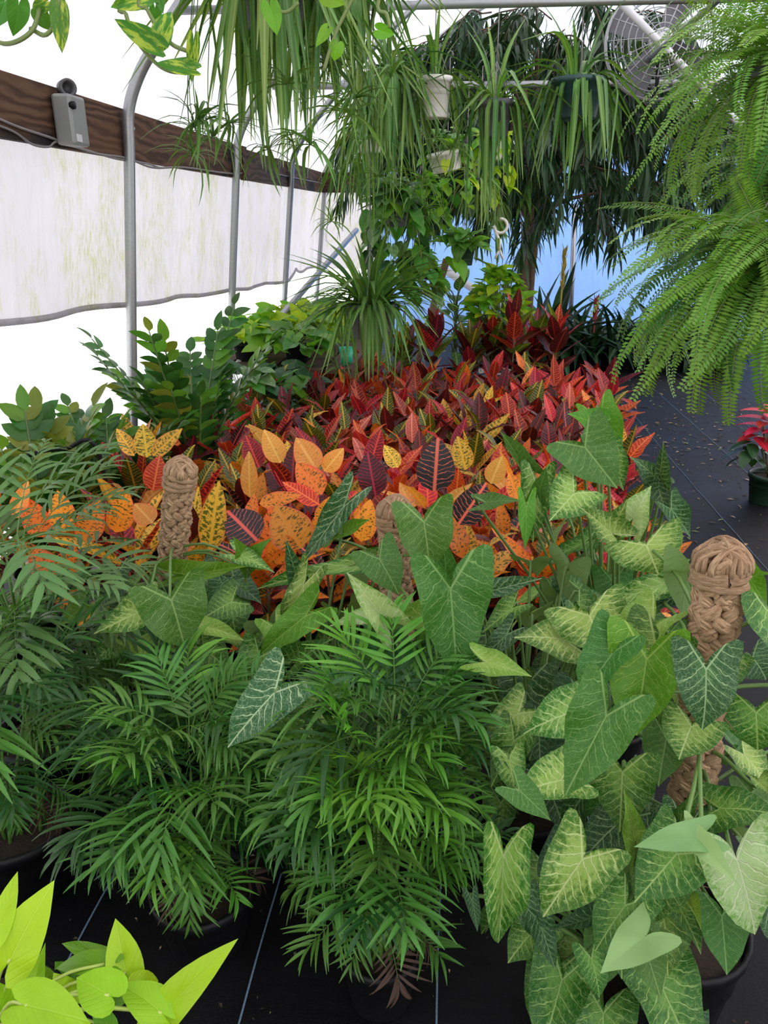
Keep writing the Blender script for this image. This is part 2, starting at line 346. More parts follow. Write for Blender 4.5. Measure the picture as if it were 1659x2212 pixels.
pipe('brace_pipe', [at(512, 790, 5.3), at(770, 497, 8.4)], .026, 'diagonal grey brace pipe leaning against the left wall posts')
pipe('brace_bar', [at(950, 575, 10.2), Vector((at(1190, 760, 10.2).x, 10.2, 0))], .05, 'white diagonal brace bar against the blue back wall', M_white)
pipe('wall_post', [at(1243, 440, 10.3), Vector((at(1238, 640, 10.3).x, 10.3, 0))], .032, 'thin grey post standing against the blue back wall')
pipe('brace_bar', [at(1180, -160, 5.85), at(1600, 272, 5.85)], .024, 'light grey diagonal bar crossing in front of the large fan', M_white)
pipe('wooden_stake', [at(965, 560, 7.8), Vector((at(895, 780, 7.8).x, 7.8, 0))], .035, 'leaning brown wooden stake left of the lime bush', plain('stake_wood', (.22, .13, .075), .8), 'stake')
# cables along the beam
def cable(P, r, lab): return pipe('electric_cable', bez(P, 6), r, lab, M_wire, 'cable', 5)
xb = -1.775
def bx_(px, py): d = FW+RT*((px-829.5)/FPX)-UP*((py-1106)/FPX); p = EYE+d*(xb/d.x); return p
cable([bx_(*p) for p in ((-30, 245), (40, 275), (110, 298), (200, 330), (275, 342), (330, 362), (400, 362), (500, 375), (570, 372), (640, 385), (705, 398))], .006, 'grey cable clipped along the bottom of the timber beam')
cable([bx_(*p) for p in ((-30, 262), (30, 285), (70, 312), (105, 317), (125, 306), (180, 322), (250, 343), (310, 352), (345, 362))], .005, 'thin grey cable looping below the grey box')
# grey box with round spool
p = bx_(132, 262); t = thing('control_box', 'grey metal box with a round spool on top, screwed to the timber beam', 'box', p)
b = MB(); b.box((.045, 0, 0), (.085, .15, .2)); me = b.mesh('housing', plain('grey_enamel', (.27, .28, .27), .45, .2), False)
h = link('housing', me, t); bm = h.modifiers.new('bevel', 'BEVEL'); bm.width = .012; bm.segments = 2
b = MB(); b.lathe([(.0, -.03), (.036, -.03), (.036, .03), (.025, .03), (.022, -.015), (0, -.015)], 18); o = link('spool', b.mesh('spool', plain('dark_grey', (.09, .09, .09), .5)), t); o.location = (.045, 0, .128); o.rotation_euler = (PI/2, 0, R(40))
b = MB(); b.lathe([(0, 0), (.016, 0), (.016, .02), (0, .02)], 12); o = link('knob', b.mesh('knob', M_black), t); o.location = (.08, -.06, .055); o.rotation_euler = (0, PI/2, 0)
b = MB(); b.box((.0885, -.03, -.07), (.002, .05, .03)); link('sticker', b.mesh('sticker', M_white, False), t)
# fan on the gable
fc = at(1425, 88, 6.1); t = thing('ventilation_fan', 'round fan with a wire guard fixed above the second crossbar', 'fan', fc); Rf = .35
b = MB()
for k in range(1, 9): b.tube([(Rf*k/8*math.cos(a), -.10+.09*(k/8)**2, Rf*k/8*math.sin(a)) for a in np.linspace(0, 2*PI, 33)], .004, 4, cap=False)
for k in range(16):
    a = 2*PI*k/16; b.tube([(Rf*q*math.cos(a), -.10+.09*q*q, Rf*q*math.sin(a)) for q in (.1, .4, .7, 1)], .004, 4)
link('wire_guard', b.mesh('wire_guard', M_steel), t)
b = MB(); b.lathe([(Rf, .0), (Rf+.012, 0), (Rf+.012, .03), (Rf, .03), (Rf, 0)], 40); o = link('guard_ring', b.mesh('guard_ring', M_steel), t); o.rotation_euler = (-PI/2, 0, 0)
b = MB(); b.lathe([(0, -.08), (.06, -.08), (.075, .03), (.05, .1), (0, .1)], 20); o = link('motor', b.mesh('motor', M_white), t); o.rotation_euler = (-PI/2, 0, 0); o.location = (0, -.02, 0)
V = [(.06*c, .07+.05*s, q) for q, ws in ((.05, .6), (.2, 1.4), (.34, 1.8)) for c, s in ((-1*ws, -1), (1*ws, 1))]
me = mesh('blade', V, [(0, 1, 3, 2), (2, 3, 5, 4)], plain('fan_blade_grey', (.13, .13, .14), .5, .3), smooth=False)
for k in range(4): o = link('blade', me, t); o.rotation_euler = (0, k*PI/2+.5, 0)
b = MB()
for k in range(1, 9): b.tube([(Rf*k/8*math.cos(a), .14-.08*(k/8)**2, Rf*k/8*math.sin(a)) for a in np.linspace(0, 2*PI, 33)], .003, 4, cap=False)
link('rear_guard', b.mesh('rear_guard', M_steel), t)
b = MB(); b.tube([(0, .0, -.06), (0, -.1, -Rf), (0, .31, 2.42-fc.z)], .014, 8); link('bracket', b.mesh('bracket', M_black), t)

# ------------------------------------------------------------------ pots
def pot_mesh(name, r, h, mat, taper=.78, rim=.012, n=26, soil=True, ribs=False):
    b = MB(); b.lathe([(0, .002), (r*taper, 0), (r*(taper+.02), .006), (r*.985, h-.026), (r+rim*.5, h-.025), (r+rim*.6, h), (r-.002, h), (r*.96, h-.03), (r*.94, h*.55), (0, h*.55)], n)
    return b.mesh(name, mat)
def soil_mesh(r, h, seed=0):
    V = [(0, 0, .008)]; rn = random.Random(seed)
    for f in (.5, .99):
        for k in range(20): V.append((r*f*math.cos(2*PI*k/20), r*f*math.sin(2*PI*k/20), (.01*rn.random() if f < .9 else 0)))
    F = [(0, 1+k, 1+(k+1) % 20) for k in range(20)]+[(1+k, 21+k, 21+(k+1) % 20, 1+(k+1) % 20) for k in range(20)]
    return mesh('soil', [(x, y, z+h) for x, y, z in V], F, M_soil)
POTS = {}
def pot(t, r, h, mat=M_black, taper=.78, loc=None, tilt=None):
    k = (round(r, 3), round(h, 3), mat.name, taper)
    if k not in POTS: POTS[k] = (pot_mesh('pot', r, h, mat, taper), soil_mesh(r*.95, h-.028, len(POTS)))
    for nm, me in zip(('pot', 'soil'), POTS[k]):
        o = link(nm, me, t); o.location = loc or (0, 0, 0)
        if tilt: o.rotation_euler = tilt
def jit(a): return random.uniform(-a, a)

# ================================================================== CROTONS
CR = dict(
 red=lance_mat('croton_red', (.20, .010, .016), (.80, .10, .05), 12, .6, .024, .34, .22, (.55, .03, .03), .32, .25),
 scarlet=lance_mat('croton_scarlet', (.50, .025, .018), (.88, .18, .06), 12, .6, .022, .34, .3, (.75, .05, .03), .32, .28),
 orange=lance_mat('croton_orange', (.12, .085, .012), (.88, .27, .03), 11, .6, .03, .36, .85, (.85, .16, .05), .34, .28),
 amber=lance_mat('croton_amber', (.78, .32, .05), (.92, .50, .12), 12, .6, .03, .3, 0, (.86, .26, .07), .36, .3, mott=.12, mcol=(.45, .22, .03)),
 yellow=lance_mat('croton_yellow', (.13, .14, .015), (.85, .50, .06), 11, .6, .03, .34, .75, (.82, .36, .06), .34, .28),
 dark=lance_mat('croton_dark', (.020, .016, .018), (.75, .14, .09), 11, .6, .026, .20, 0, None, .38, .12),
 olive=lance_mat('croton_olive', (.05, .085, .014), (.62, .42, .04), 13, .6, .025, .24, .12, None, .32, .2),
 maroon=lance_mat('croton_maroon', (.055, .010, .013), (.36, .025, .025), 13, .6, .022, .26, .1, None, .32, .18),
 pink=lance_mat('croton_pink', (.40, .05, .05), (.85, .25, .18), 14, .6, .022, .3, .3, (.7, .12, .1), .36, .25),
 green=lance_mat('croton_green', (.09, .19, .02), (.42, .5, .06), 12, .6, .03, .2, 0, None, .32, .25))
CRM = {}
for k, m in CR.items():
    CRM[k] = []
    for s, (w, fo, cu, rp) in enumerate(((.40, .30, .25, .6), (.44, .15, .5, .9), (.46, .40, -.12, .4), (.38, .25, .85, .8))):
        V, F, uv, e = blade(w, prof_lance, 7, 4, fo, cu, rp, s); CRM[k].append(mesh('leaf', V, F, m, uv, e))
BIG = {}
for k in CR:
    BIG[k] = []
    for s, (w, fo, cu) in enumerate(((.44, .12, .25), (.40, .2, .1))):
        V, F, uv, e = blade(w, prof_ovate, 10, 4, fo, cu, .5, s); BIG[k].append(mesh('leaf', V, F, CR[k], uv, e))
M_cstem = plain('croton_stem', (.16, .12, .06), .7)
b = MB(); b.tube([(0, 0, .12), (.006, .004, .28), (0, -.004, .42)], [.008, .006, .004], 6)
for k in range(7):
    a = k*2.4; z = .2+.03*k; b.tube([(0, 0, z), (.04*math.cos(a), .04*math.sin(a), z+.03)], .0025, 4)
CSTEM = b.mesh('stem', M_cstem)
def croton(loc, lab, mixw, cat='croton', nleaf=14, sc=1.0, group=None, potr=.075, zbase=0.0):
    t = thing('potted_croton', lab, cat, loc, group); pot(t, potr, .14, M_black)
    o = link('stem', CSTEM, t); o.scale = (1, 1, sc)
    a0 = random.uniform(0, 6.28); ks = list(mixw); ws = list(mixw.values())
    for i in range(nleaf):
        q = i/(nleaf-1); a = a0+i*2.399; el = R(2+66*q**1.1+jit(11)) if sc < 1.25 else R(22+55*q+jit(11))
        zb = (.20+.22*q)*sc; L = (.150+.060*math.sin(PI*min(1, q*1.05))+jit(.03))*min(sc, 1.25)
        k = random.choices(ks, ws)[0]
        if q < .3 and random.random() < .55: k = random.choice(('maroon', 'olive', 'olive' if sc < 1.2 else 'maroon'))
        d = Vector((math.cos(a)*math.cos(el), math.sin(a)*math.cos(el), math.sin(el)))
        n = Vector((-math.cos(a)*math.sin(el), -math.sin(a)*math.sin(el), math.cos(el)))+Vector((jit(.25), jit(.25), jit(.1)))
        p = Vector((math.cos(a)*.02, math.sin(a)*.02, zb))
        link('leaf', random.choice(BIG[k] if sc > 1.25 and random.random() < .6 else CRM[k]), t, frame(p, d, n, L, L*random.uniform(.9, 1.2)))
    return t
word = dict(red='deep red', scarlet='scarlet', orange='orange and green', amber='amber yellow', yellow='yellow veined green', dark='near black', olive='olive green', maroon='dark maroon', pink='pinkish red', green='green')
ORD = ['front', 'second', 'third', 'fourth', 'fifth', 'sixth', 'seventh', 'eighth', 'ninth', 'tenth', 'eleventh', 'twelfth', 'thirteenth', 'fourteenth', 'fifteenth', 'sixteenth', 'seventeenth']
NTH = ['first', 'second', 'third', 'fourth', 'fifth', 'sixth', 'seventh', 'eighth', 'ninth', 'tenth', 'eleventh', 'twelfth', 'thirteenth']
bed = []; nrow = 15
for j in range(nrow):
    Y = 2.24+j*.232; xr = .25+.135*Y; xl = -1.47+.10*(Y-2.2) if Y < 5.0 else -.88; nc = int((xr-xl)/.215)+1
    for i in range(nc):
        X = xr-i*(xr-xl)/(nc-1)+(.04 if j % 2 else -.04)+jit(.02); y = Y+jit(.03)
        f = j/(nrow-1); left = (X-xl)/(xr-xl)      # 0 at the left edge
        if any((X-a)**2+(y-b)**2 < .035 for a, b in ((-1.25, 3.45), (-1.48, 2.98), (-1.5, 2.5))): continue
        if f < .22: dom = random.choices(('orange', 'amber', 'yellow', 'scarlet', 'red', 'dark'), (5, 2.2, 2, 2.5, 1+2*left, .6))[0]
        elif f < .48: dom = random.choices(('orange', 'scarlet', 'red', 'yellow', 'pink', 'amber'), (1.6, 3.5, 5, 1.2, 1.5, .8))[0]
        elif f < .72: dom = random.choices(('olive', 'red', 'scarlet', 'maroon', 'pink', 'yellow'), (2, 4, 2, 2.5, 1.2, .8))[0]
        else: dom = random.choices(('scarlet', 'red', 'pink', 'orange'), (5, 6, 2, .3))[0]
        mixw = {dom: 6, 'olive': 1.6, 'maroon': 1.6, 'dark': .5, random.choice(('orange', 'scarlet', 'red', 'yellow', 'pink')): 2}
        if f > .72: mixw = {dom: 6, 'red': 2, 'maroon': 2.2, 'olive': .8, 'scarlet': 2, 'orange': .5}
        lab = f'potted croton with mainly {word[dom]} leaves, {ORD[j]} row, {NTH[i]} plant from the aisle'
        bed.append((croton((X, y, 0), lab, mixw, nleaf=15 if j < 6 else 12, sc=random.uniform(.98, 1.16)*(1.12 if X < -1.0 and j < 5 else 1.0), group='crotons in the bed'), X, y))
# the big front leaves seen one by one, each on the nearest front plant
def hero(me, bp, tp, Yb, Yt, wpx, tilt=.0, roll=0.0, refw=.4, up=.35):
    """frame of a leaf from its base and tip in the photo, at ground distances Yb and Yt"""
    b, t_ = at(*bp, Yb), at(*tp, Yt); d = t_-b; L = d.length
    toc = (EYE-b).normalized(); n = toc*(1-up)+Vector((0, 0, up))
    M = frame(b, d, n, L); depth = (b-EYE).dot(FW); wreal = wpx*depth/FPX
    M = M @ Matrix.Rotation(roll, 4, 'Y'); sx = wreal/(refw*L)
    return M @ Matrix.Diagonal((sx, 1, 1, 1)), b
for k, bp, tp, w, Y in (('dark', (938, 1062), (946, 946), 80, 2.12), ('yellow', (1006, 1015), (988, 942), 50, 2.3), ('amber', (606, 1000), (572, 926), 48, 2.45), ('amber', (684, 1015), (640, 944), 58, 2.4),
    ('amber', (700, 1018), (742, 968), 40, 2.42), ('amber', (540, 1075), (536, 975), 36, 2.35), ('yellow', (452, 1190), (472, 1040), 62, 2.1), ('dark', (556, 1168), (490, 1100), 84, 2.1), ('orange', (652, 1184), (594, 1092), 92, 2.05),
    ('orange', (630, 1160), (575, 1222), 66, 2.05), ('dark', (990, 1132), (1052, 1044), 66, 2.1), ('maroon', (812, 1072), (792, 975), 60, 2.25), ('red', (800, 1005), (822, 928), 46, 2.45), ('orange', (696, 1068), (640, 1000), 66, 2.25),
    ('yellow', (318, 988), (308, 916), 52, 2.5), ('yellow', (290, 985), (252, 925), 36, 2.5), ('yellow', (330, 985), (392, 925), 40, 2.5), ('orange', (560, 1088), (650, 1066), 34, 2.15), ('amber', (1060, 1045), (1085, 985), 48, 2.3),
    ('orange', (95, 1160), (55, 1075), 60, 2.1), ('orange', (140, 1150), (125, 1060), 60, 2.1), ('orange', (180, 1170), (215, 1080), 66, 2.1), ('amber', (30, 1120), (60, 1040), 40, 2.1), ('scarlet', (730, 1110), (770, 1060), 50, 2.1),
    ('orange', (700, 1140), (720, 1070), 60, 2.08), ('orange', (250, 1150), (275, 1060), 60, 2.15), ('scarlet', (690, 1090), (610, 1040), 40, 2.2), ('red', (560, 1010), (530, 940), 46, 2.5), ('yellow', (860, 1010), (830, 960), 34, 2.35),
    ('orange', (1120, 1080), (1100, 1020), 40, 2.2), ('scarlet', (330, 1060), (345, 985), 50, 2.3), ('orange', (110, 1250), (75, 1180), 60, 1.95), ('orange', (130, 1260), (160, 1180), 60, 1.95), ('orange', (780, 1170), (800, 1080), 50, 2.05), ('amber', (330, 1130), (290, 1085), 50, 2.1)):
    me = random.choice(BIG[k]); M, b0 = hero(me, bp, tp, Y, Y+.02, w, roll=jit(.25), refw=.42, up=.2)
    t = min(bed, key=lambda q: (q[1]-b0.x)**2+(q[2]-b0.y)**2)[0]
    part('leaf', me, t, M)
# taller crotons behind the bed
for (px, py, Y, sc, dom, lab) in ((935, 800, 6.0, 1.7, 'red', 'tall croton with broad red leaves behind the bed, left of the lime bush'), (1105, 800, 5.95, 1.95, 'red', 'tallest red croton behind the bed, in front of the tree trunk'),
        (1195, 810, 6.0, 1.75, 'red', 'tall pinkish red croton at the right end behind the bed'), (1015, 800, 6.1, 1.45, 'olive', 'dark olive croton between the two tall red crotons'), (1060, 800, 6.2, 1.5, 'maroon', 'dark maroon croton half hidden behind the tallest croton'),
        (1150, 800, 6.15, 1.6, 'maroon', 'dark maroon croton right of the tallest croton'), (870, 800, 6.1, 1.3, 'olive', 'olive croton below the philodendron, beside the left tall croton'), (800, 800, 5.8, 1.1, 'maroon', 'low maroon croton beside the green mug')):
    p = at(px, py, Y); croton((p.x, Y, 0), lab, {dom: 6, 'maroon': 3, 'red': 1.5, 'green': .7}, nleaf=20, sc=sc, potr=.10, group='tall crotons behind the bed')

# ================================================================== SYNGONIUM
SY = dict(plain=arrow_mat('arrowhead_plain', (.046, .15, .020), (.070, .185, .035), (.22, .38, .12), .15, .13),
 lit=arrow_mat('arrowhead_lit', (.085, .25, .014), (.115, .29, .025), (.28, .47, .09), .2, .13),  # lit copy of the plain leaf, brightness put into its greens
 veined=arrow_mat('arrowhead_veined', (.030, .11, .030), (.05, .15, .05), (.50, .62, .36), .1, .2),
 pale=arrow_mat('arrowhead_pale', (.040, .155, .012), (.27, .44, .085), (.52, .64, .26), .56, .24),
 dull=arrow_mat('arrowhead_dull', (.032, .12, .012), (.13, .28, .04), (.34, .48, .15), .44, .2),
 cream=arrow_mat('arrowhead_cream', (.15, .33, .05), (.42, .57, .25), (.62, .70, .44), .75, .22),
 lime=arrow_mat('arrowhead_lime', (.16, .33, .035), (.27, .45, .08), (.45, .6, .2), .5, .18),
 deep=arrow_mat('arrowhead_deep', (.018, .075, .018), (.05, .15, .04), (.28, .42, .2), .25, .2))
SYM = {}
for k, m in SY.items():
    SYM[k] = []
    for s, (fo, cu, rp, wd) in enumerate(((.18, .45, .06, 1), (.42, .25, .09, .97), (.10, .85, .05, 1.05), (.62, .5, .08, .95))):
        V, F, uv, e = radial(ARROW, fo, cu, rp, s*2.1, wd, .35); SYM[k].append(mesh('leaf', V, F, m, uv, e))
g = G('underside_green'); SYM['under'] = []
M_under = leaf_out(g, rnd_tint(g, (.22, .38, .13), .12), .5, .25)
for s in range(2):
    V, F, uv, e = radial(ARROW, .2, .5, .04, s, 1, .3); SYM['under'].append(mesh('leaf', V, F, M_under, uv, e))
M_pet = plain('petiole_green', (.12, .22, .05), .45); M_rope = None
g = G('straw_rope'); n1 = g.noise(g.mapv(g.uv(), (9, 40, 1)), 1.2, 4, .7); n2 = g.noise(g.obj(), 12, 3)
cc = g.mix(g.ss(n1, .3, .7), (.20, .11, .055), (.62, .43, .26)); cc = g.mix(g.ss(n2, .4, .7, 0, .5), cc, (.30, .17, .09))
M_rope = g.out(g.bsdf(cc, .85, 0, .2, g.bump(n1, .8, .004)))
def rope_pole(t, base, top, r=.040, seed=0):
    """straw rope plaited round a stake: two crossing strands per turn, knotted over the top, loose fibres"""
    rn = random.Random(seed); A, B = Vector(base), Vector(top); ax = (B-A); H = ax.length; ax.normalize()
    q = ax.to_track_quat('Z', 'Y').to_matrix().to_4x4(); q.translation = A
    b = MB(); b.tube([(0, 0, 0), (0, 0, H-.01)], r*.62, 10)
    sl_ = .020; n = int(H/sl_)
    for i in range(n):                                   # short plump strands, row by row like a plait
        z = i*sl_
        for k in range(7):
            a = 2*PI*k/7+(i % 2)*PI/7+rn.uniform(-.1, .1); sg = 1 if i % 2 else -1; rr = r*.76*rn.uniform(.93, 1.08); w = .0135*rn.uniform(.88, 1.15)
            P = [(rr*s*math.cos(a+u), rr*s*math.sin(a+u), z+sg*u*.022+.006) for u, s in ((-.58, .74), (-.32, 1.02), (0, 1.14), (.32, 1.02), (.58, .74))]
            for f in range(2):
                o_ = [Vector((rn.uniform(-.12, .12)*w, rn.uniform(-.12, .12)*w, (f-.5)*w*.55)) for _ in P]
                b.tube([Vector(p)+d for p, d in zip(P, o_)], [w*.2, w*.52, w*.6, w*.52, w*.2], 6)
    for k in range(26):                                  # loops folded over the top
        a = rn.uniform(0, 6.28); o = rn.uniform(-.6, .6)*r; c, s = math.cos(a), math.sin(a); h = r*rn.uniform(.35, .75)*(1-.5*abs(o)/r)
        P = [Vector((c*x-s*o, s*x+c*o, H-.02+z)) for x, z in ((-r*.92, -.012), (-r*.9, .006), (-r*.5, h*.8+.006), (0, h+.01), (r*.5, h*.8+.006), (r*.9, .006), (r*.92, -.012))]
        b.tube(bez(P, 2), .0048*rn.uniform(.8, 1.2), 5)
    for q_ in range(3):
        b.tube([(r*(.98+.04*math.sin(a*9+q_*2))*math.cos(a), r*(.98+.04*math.sin(a*9+q_*2))*math.sin(a), H-.034-q_*.013+.006*math.sin(a+q_)) for a in np.linspace(0, 2*PI, 26)], .0075, 6, cap=False)
    o = part('rope_pole', b.mesh('rope_pole', M_rope), t, q, label='straw rope wrapped support pole')
    b = MB()
    for k in range(90):
        a = rn.uniform(0, 6.28); z = rn.uniform(.02, H); L = rn.uniform(.012, .035); up = rn.uniform(-.9, 1)
        p = Vector((r*.86*math.cos(a), r*.86*math.sin(a), z)); d = Vector((math.cos(a+.9*rn.choice((-1, 1))), math.sin(a+.9*rn.choice((-1, 1))), up)).normalized()
        b.tube([p, p+d*L*.5, p+d*L+Vector((0, 0, -.003))], [.0012, .001, .0005], 3)
    part('straw_fibres', b.mesh('straw_fibres', M_rope), t, q, kind='stuff')
PL = {}
def syn_plant(key, px, Y, lab, r=.105, h=.19, pole=None):
    p = at(px, 1900, Y); X = p.x
    t = thing('arrowhead_plant', lab, 'arrowhead plant', (X, Y, 0), 'arrowhead plants'); pot(t, r, h, M_black)
    PL[key] = [t, Vector((X, Y, .15)), MB(), None]
    if pole:
        B = at(*pole, Y); rope_pole(t, (X, Y, .12), B, seed=len(PL)); PL[key][3] = B
    return t
pr = at(1565, 1172, 1.19)
syn_plant('right', 1478, 1.17, 'large arrowhead plant on the thickest rope pole, at the right edge', .13, .22, (1562, 1185))
syn_plant('mid', 862, 1.68, 'arrowhead plant climbing the middle rope pole, with big plain green leaves', .11, .2, (853, 1085))
syn_plant('left', 388, 1.88, 'arrowhead plant around the leftmost rope pole, behind the small palms', .11, .2, (392, 1000))
syn_plant('top', 1265, 1.85, 'arrowhead plant reaching over the aisle edge of the croton bed', .11, .2)
syn_plant('inner', 1120, 1.50, 'arrowhead plant between the middle pole and the right pole', .11, .2)
syn_plant('low', 700, 1.55, 'arrowhead plant half hidden behind the two feathery palms', .11, .2)
syn_plant('front', 1330, 1.13, 'low arrowhead plant drooping over its pot at the front right', .11, .16)
def ydef(px, py):
    y = float(np.interp(py, [900, 1200, 1450, 1700, 2000, 2200], [1.85, 1.60, 1.30, 1.06, .98, .96]))
    if px < 760: y = float(np.interp(py, [1100, 1250, 1400, 1650], [1.86, 1.74, 1.58, 1.42]))
    elif px < 1010: y = float(np.interp(py, [1050, 1250, 1450, 1650], [1.60, 1.52, 1.42, 1.35]))
    return y
# (plant, kind, base pixel, tip pixel, width px, nearer)
LV = [('top','plain',(1264,966),(1334,1054),135,.10),('top','lit',(1297,905),(1344,990),80,-.05),('top','lit',(1290,915),(1228,893),62,-.02),('top','pale',(1240,1066),(1188,1124),110,.05),('top','pale',(1160,1052),(1150,1178),70,.0),
('top','lit',(1137,1096),(1137,1192),38,.05),('top','plain',(1125,1000),(1094,938),46,.02),('top','plain',(1165,1060),(1180,1012),40,.03),('top','cream',(1368,1118),(1400,1056),78,0),('top','deep',(1420,1036),(1384,990),46,0),('top','deep',(1425,1022),(1436,968),40,.02),
('top','pale',(1322,1152),(1254,1094),74,.04),('top','pale',(1325,1150),(1345,1085),60,.0),('top','pale',(1320,990),(1352,1060),60,-.06),('top','deep',(1418,1040),(1440,1110),60,-.02),('top','deep',(1450,1100),(1500,1160),60,-.02),('top','plain',(1050,1085),(1118,1075),40,.02),
('right','pale',(1397,1178),(1424,1242),150,.16),('inner','pale',(1274,1330),(1310,1418),170,.16),('right','lit',(1397,1424),(1368,1602),160,.26),('inner','pale',(1222,1382),(1130,1362),95,.10),('inner','lime',(1050,1430),(1144,1453),62,.08),
('right','pale',(1550,1432),(1535,1502),120,.14),('right','deep',(1626,1420),(1668,1470),110,.12),('right','lit',(1614,1242),(1664,1316),50,-.06),('right','lit',(1600,1245),(1670,1235),30,-.04),('right','deep',(1492,1272),(1415,1308),64,.02),('right','pale',(1436,1272),(1508,1250),50,.04),('inner','pale',(1430,1262),(1280,1305),62,.06),
('inner','pale',(1256,1532),(1116,1571),120,.12),('right','plain',(1310,1546),(1218,1722),150,.24),('right','pale',(1493,1570),(1464,1640),128,.14),('right','pale',(1462,1500),(1522,1549),80,.04),('right','dull',(1422,1560),(1452,1680),70,.02),('right','dull',(1634,1540),(1638,1648),130,.08),
('inner','pale',(1212,1685),(1122,1704),120,.06),('inner','plain',(1123,1708),(1190,1770),70,.08),('front','dull',(1345,1668),(1338,1798),150,.04),('front','lime',(1372,1815),(1350,1712),60,.02),('front','dull',(1452,1832),(1466,1735),64,0),
('front','pale',(1258,1856),(1167,1988),150,.12),('front','pale',(1087,1850),(1083,2080),104,.10),('front','dull',(1461,1845),(1372,1950),150,.12),('front','dull',(1430,1900),(1383,1998),120,.08),('right','under',(1500,1808),(1385,1818),70,.20),('right','under',(1502,1812),(1600,1905),56,.20),
('right','cream',(1592,1856),(1655,2058),160,.14),('front','dull',(1350,1956),(1273,2064),110,.10),('front','under',(1392,2024),(1304,2088),96,.14),('front','plain',(1392,2044),(1434,2166),84,.12),('front','dull',(1278,2072),(1308,2172),62,.10),('front','under',(1420,2034),(1474,2030),52,.06),
('front','lime',(1488,1950),(1515,1992),36,.02),('front','deep',(1140,1955),(1180,2060),62,.0),('front','deep',(1165,1990),(1200,2095),60,.0),('front','deep',(1272,1985),(1188,2008),44,0),('front','deep',(1020,1945),(1036,2012),30,0),('right','dull',(1556,1746),(1672,1738),100,.06),('right','pale',(1640,1690),(1668,1720),50,.06),
('mid','plain',(973,1272),(990,1470),168,.22),('mid','plain',(916,1128),(933,1248),128,.20),('mid','plain',(820,1208),(864,1280),90,.12),('mid','plain',(965,1258),(960,1165),60,.10),('low','veined',(742,1095),(645,1224),60,.06),('mid','lit',(735,1152),(795,1122),46,0),
('low','pale',(655,1266),(584,1398),56,.10),('low','deep',(640,1245),(622,1178),50,.08),('low','pale',(742,1226),(540,1258),42,.04),('mid','cream',(822,1326),(764,1250),78,.16),('mid','cream',(822,1330),(704,1335),44,.10),('mid','lime',(895,1345),(760,1382),66,.08),
('low','veined',(593,1496),(474,1620),118,.42),('low','pale',(690,1540),(640,1650),110,.22),('low','pale',(720,1480),(800,1500),80,.12),('inner','veined',(1040,1282),(1168,1248),56,.04),('inner','deep',(1095,1370),(1030,1430),48,.04),('inner','dull',(1105,1315),(1042,1365),56,.04),
('left','plain',(370,1296),(404,1408),155,.26),('left','pale',(310,1318),(202,1368),84,.24),('left','dull',(500,1300),(440,1330),80,.04),('left','lime',(435,1350),(522,1368),44,.06),('left','lit',(405,1242),(525,1222),52,.08),('left','lit',(530,1215),(505,1160),50,0),('left','lit',(545,1210),(572,1165),44,0),
('left','pale',(520,1200),(588,1228),44,.04),('left','deep',(480,1260),(460,1310),60,.0),('left','veined',(255,1235),(250,1290),60,0),('low','lit',(660,1330),(545,1420),76,.06),('low','lime',(600,1360),(650,1440),60,.0),('low','dull',(560,1420),(520,1500),90,0),
('low','dull',(640,1430),(700,1380),70,0),('mid','dull',(860,1420),(900,1480),80,0),('mid','lit',(930,1400),(910,1500),60,.0),('left','dull',(340,1370),(290,1440),90,.0),('left','lime',(300,1385),(360,1420),60,0),('low','lime',(470,1480),(560,1500),90,.0),
('inner','pale',(1120,1540),(1040,1600),90,0),('inner','dull',(1110,1600),(1060,1700),90,0),('inner','pale',(1100,1640),(1115,1720),70,0),('left','pale',(250,1390),(200,1420),70,0),('left','lit',(180,1310),(130,1350),60,-.1),('left','dull',(440,1400),(500,1450),90,0)]
def add_leaf(key, kind, b, t_, wreal, n, tall=None):
    """one arrowhead leaf from junction b to tip t_ and its stalk from the plant's crown or pole"""
    T, root, sb, pole = PL[key]; me = random.choice(SYM[kind]); d = t_-b; L = d.length
    M = frame(b, d, n, L) @ Matrix.Diagonal((wreal/(1.0*L), 1, 1, 1)); part('leaf', me, T, M)
    o = Vector(root)
    if pole is not None and b.z > .3:
        q = min(.97, max(.05, (b.z-.18)/max(.1, pole.z-.12))); o = root.lerp(pole, q)
    else: o = root+Vector((jit(.03), jit(.03), 0))
    back = -d.normalized()*.06
    nn = Vector(n).normalized(); P = [o, o.lerp(b, .5)+Vector((0, 0, .05*min(1, (o-b).length*2.5)))-nn*.03, b+back*.25-nn*.03, b-nn*.002]
    sb.tube(bez(P, 3), [.0038]*9+[.0025], 5)
for key, kind, bp, tp, w, nr in LV:
    Yb = ydef(*bp)-nr*.8; Yt = Yb-random.uniform(.03, .06)
    b, t_ = at(*bp, Yb), at(*tp, Yt); toc = (EYE-b).normalized()
    add_leaf(key, kind, b, t_, w*((b-EYE).dot(FW))/FPX, toc*.72+Vector((jit(.18), jit(.1), .35)))
